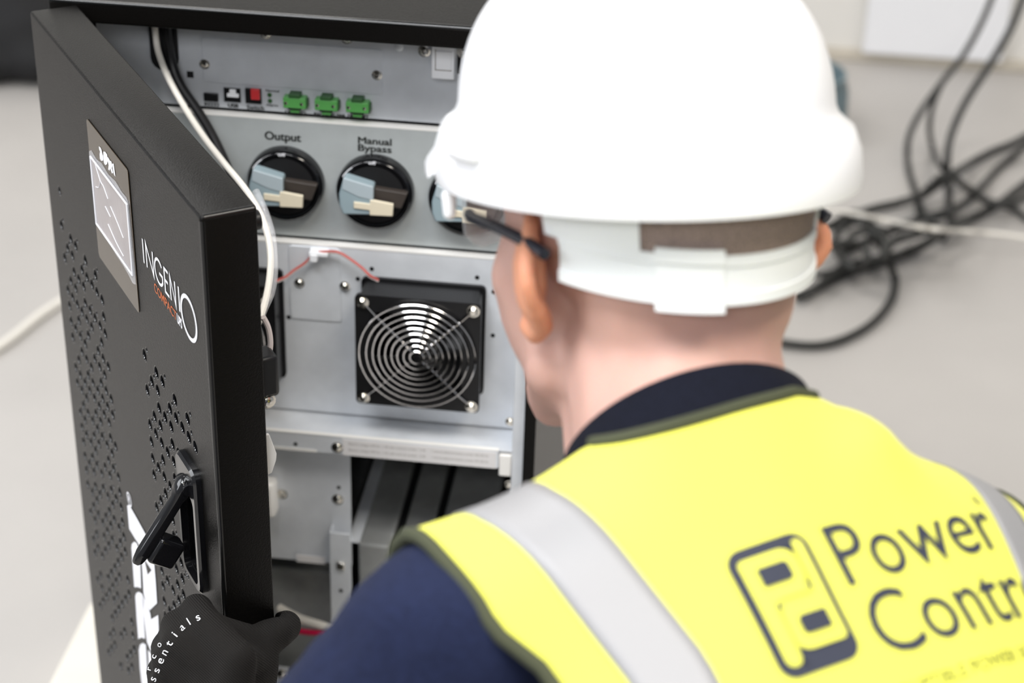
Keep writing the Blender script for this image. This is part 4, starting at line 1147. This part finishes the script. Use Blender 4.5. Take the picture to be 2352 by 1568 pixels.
# --- trousers and boots (below the picture)
mb = MB(); mb.ball(hip, (.165, .135, .125), (E1, E2, EN), 18, 12)
for hp, kn, an in ((HIPL, KNL, ANL), (HIPR, KNR, ANR)):
    mb.cone(hp, .095, kn, .070); mb.cone(kn, .070, an+V((0, 0, .03)), .058)
build_blob('trousers', mb, .011, M_TROUS, MAN, 6, deform=lambda v: cloth(v, .005, 10))
for an in (ANL, ANR):
    a2 = V((an.x, an.y, .09)); mb = MB()
    mb.cone(a2+V((0, 0, .05)), .052, a2+V((0, 0, -.03)), .050); mb.cone(V((an.x, an.y, .045))-TF*.02, .044, V((an.x, an.y, .042))+TF*.16, .040)
    build_blob('boot', mb, .008, M_BOOT, MAN, 4, deform=lambda v: V((v.x, v.y, max(v.z, .001))))

# ------------------------------------------------------------------ on the floor
build_board = MB().box(-.215, .70, -.34, .50, .0, .08)
tag(build('plinth_board', build_board, M_BOARD, bevel=.004), 'pale birch board platform under the black cabinet', 'platform')
# white board leaning against the wall
tag(build('wall_board', MB().box(.99, 1.34, 3.012, 3.028, .03, .62), M_WALL2, bevel=.004), 'bright white board standing against the wall above the skirting', 'board')
LAID = []
def floor_cable(name, pts, r, m, label, group=None, cat='cable'):
    P = catmull(pts, 7)
    # lie over the cables already laid: lift a point (towards the lens line, so its course stays) where it would run into one
    for it in range(14):
        need = [0.]*len(P)
        for Q, q in LAID:
            for i, p in enumerate(P):
                for k in range(0, len(Q)-1):
                    e = Q[k+1]-Q[k]; t = max(0, min(1, (p-Q[k]).dot(e)/max(1e-9, e.dot(e)))); c = Q[k]+e*t
                    dx = math.hypot(p.x-c.x, p.y-c.y); rr = r+q+.005
                    if dx < rr and abs(p.z-c.z) < rr:
                        need[i] = max(need[i], c.z+rr-p.z+.0005)
        if max(need) <= 0: break
        n2 = [max(need[max(0, i-2):i+3]) for i in range(len(P))]
        n3 = [max(need[i], .25*n2[max(0, i-1)]+.5*n2[i]+.25*n2[min(len(P)-1, i+1)]) for i in range(len(P))]
        P = [p+(CAM-p)*(d/(CAM.z-p.z)) for p, d in zip(P, n3)]
    LAID.append((P, r))
    mb = MB().tube(P, r, 8)
    return tag(build(name, mb, m), label, cat, group)
def zp(x, y): return 1780+x/1.8234, y/1.8234
def fl(lst, z=.011):
    return [onZ(*zp(x, y), z) for x, y in lst]
def hang(lst, d):
    return [at(*zp(x, y), d) for x, y in lst]
G = 'black cables tangled on the floor'
d1 = (onZ(*zp(560, 700), .011)-CAM).dot(FW)
floor_cable('power_cable', hang([(925, -60), (905, 0), (860, 105), (790, 230), (700, 345), (610, 470), (560, 580)], d1+.0)+fl([(557, 690), (585, 790), (625, 900), (690, 960)]), .0072, M_CABLE, 'black cable rising in the left loop towards the wall', G)
d2 = (onZ(*zp(725, 760), .011)-CAM).dot(FW)
floor_cable('power_cable', hang([(1060, -60), (1035, 5), (985, 125), (900, 270), (800, 425), (740, 560), (722, 660)], d2)+fl([(725, 760), (730, 860), (735, 940), (700, 1000)]), .0085, M_CABLE, 'black cable rising straight up in the right loop towards the wall', G)
floor_cable('power_cable', hang([(700, 345), (665, 430), (648, 520)], d1+.03)+fl([(655, 600), (690, 690), (760, 750), (835, 800), (905, 850), (990, 870), (1060, 920)]), .0065, M_CABLE, 'thin black cable curving from the left loop to the right edge', G)
floor_cable('power_cable', fl([(1080, 555), (1000, 600), (900, 640), (800, 695), (710, 755), (620, 815), (520, 850), (420, 872), (330, 905), (240, 950)], .02), .0095, M_CABLE, 'thick black cable along the top of the tangle', G)
floor_cable('power_cable', fl([(1080, 590), (1010, 645), (940, 700), (870, 775), (820, 830), (740, 880), (640, 905), (520, 945), (400, 1000), (300, 1050)], .012), .0078, M_CABLE, 'black cable crossing the middle of the tangle', G)
floor_cable('power_cable', fl([(1080, 745), (1020, 790), (930, 860), (850, 900), (780, 930), (700, 975), (600, 1040), (490, 1085), (380, 1120), (280, 1155), (180, 1205), (90, 1245)], .014), .0095, M_CABLE, 'thick black cable along the bottom of the tangle', G)
floor_cable('power_cable', fl([(1080, 800), (1000, 850), (900, 845), (810, 790), (735, 735), (690, 745), (640, 790), (600, 840), (610, 900), (680, 910), (740, 880)], .016), .0078, M_CABLE, 'black cable making a small loop under the rising cables', G)
floor_cable('power_cable', fl([(120, 985), (230, 945), (330, 890), (400, 925), (420, 1000), (470, 1060), (490, 1130), (505, 1180), (485, 1260), (415, 1345), (310, 1410), (190, 1445), (60, 1440), (-40, 1415)], .012), .008, M_CABLE, 'black cable in the wide lower loop by the collar', G)
floor_cable('power_cable', fl([(150, 1150), (240, 1140), (285, 1100), (250, 1040), (265, 975), (340, 930), (470, 965), (580, 950), (680, 980), (640, 1010), (530, 1060), (420, 1085), (330, 1105), (240, 1150), (130, 1235)], .02), .0072, M_CABLE, 'black cable coiled closest to the ear', G)
floor_cable('power_cable', fl([(140, 1060), (260, 1020), (370, 1030), (380, 1090), (330, 1120), (280, 1060), (350, 970), (460, 1000), (450, 1080), (500, 1010), (600, 980), (660, 960)], .027), .008, M_CABLE, 'black cable knotted in the middle of the coil', G)
floor_cable('white_cable', fl([(-60, 850), (100, 872), (240, 880), (400, 908), (560, 943), (700, 962), (860, 972), (960, 982), (1080, 1000)], .045), .0045, M_WHITEC, 'thin white cable lying over the black tangle')
floor_cable('white_cable', [onZ(x, y, .009) for x, y in ((-60, 830), (0, 795), (45, 762), (80, 733), (120, 705), (170, 675), (240, 640))], .009, M_WHITEC, 'white cable on the floor left of the open door')
# container behind the helmet
c = onZ(1938, 330, 0); cx_ = c.x-.108
b = empty('bucket', (cx_, c.y, 0), 'rounded blue grey bucket on the floor behind the white helmet', 'bucket')
build('bucket_wall', MB().lathe((cx_, c.y, 0), (0, 0, 1), [(.085, .0), (.098, .03), (.107, .08), (.104, .13), (.092, .165), (.095, .17), (.088, .172), (.080, .02), (1e-4, .015)], 32), M_BUCKET, b, smooth=60)
# dark bag at the top left
c = onZ(28, 196, 0)
mb = MB()
for dx, dy, dz, rx, ry, rz in ((-.05, .02, .10, .20, .14, .12), (.06, -.01, .06, .12, .12, .07), (-.16, .06, .13, .17, .15, .14), (-.02, .16, .13, .16, .10, .13), (-.1, -.06, .05, .15, .09, .06)):
    mb.ball((c.x+dx, c.y+dy+.08, max(dz, rz*.96)), (rx, ry, rz))
bag = empty('tool_bag', (c.x, c.y+.1, 0), 'black soft bag on the floor behind the open door', 'bag')
build_blob('bag_body', mb, .016, M_BAG, bag, 5, deform=lambda v: V((v.x, v.y, max(v.z, .002)))+V((0, 0, 1))*0.0+noise.noise_vector(v*14)*.010*min(1, v.z/.05))
build('bag_strap', MB().tube(catmull([(c.x-.02, c.y+.10, .17), (c.x+.06, c.y+.02, .15), (c.x+.13, c.y-.0, .05), (c.x+.16, c.y-.02, .012), (c.x+.10, c.y-.06, .012)], 6), .011, 8), M_BAG, bag)
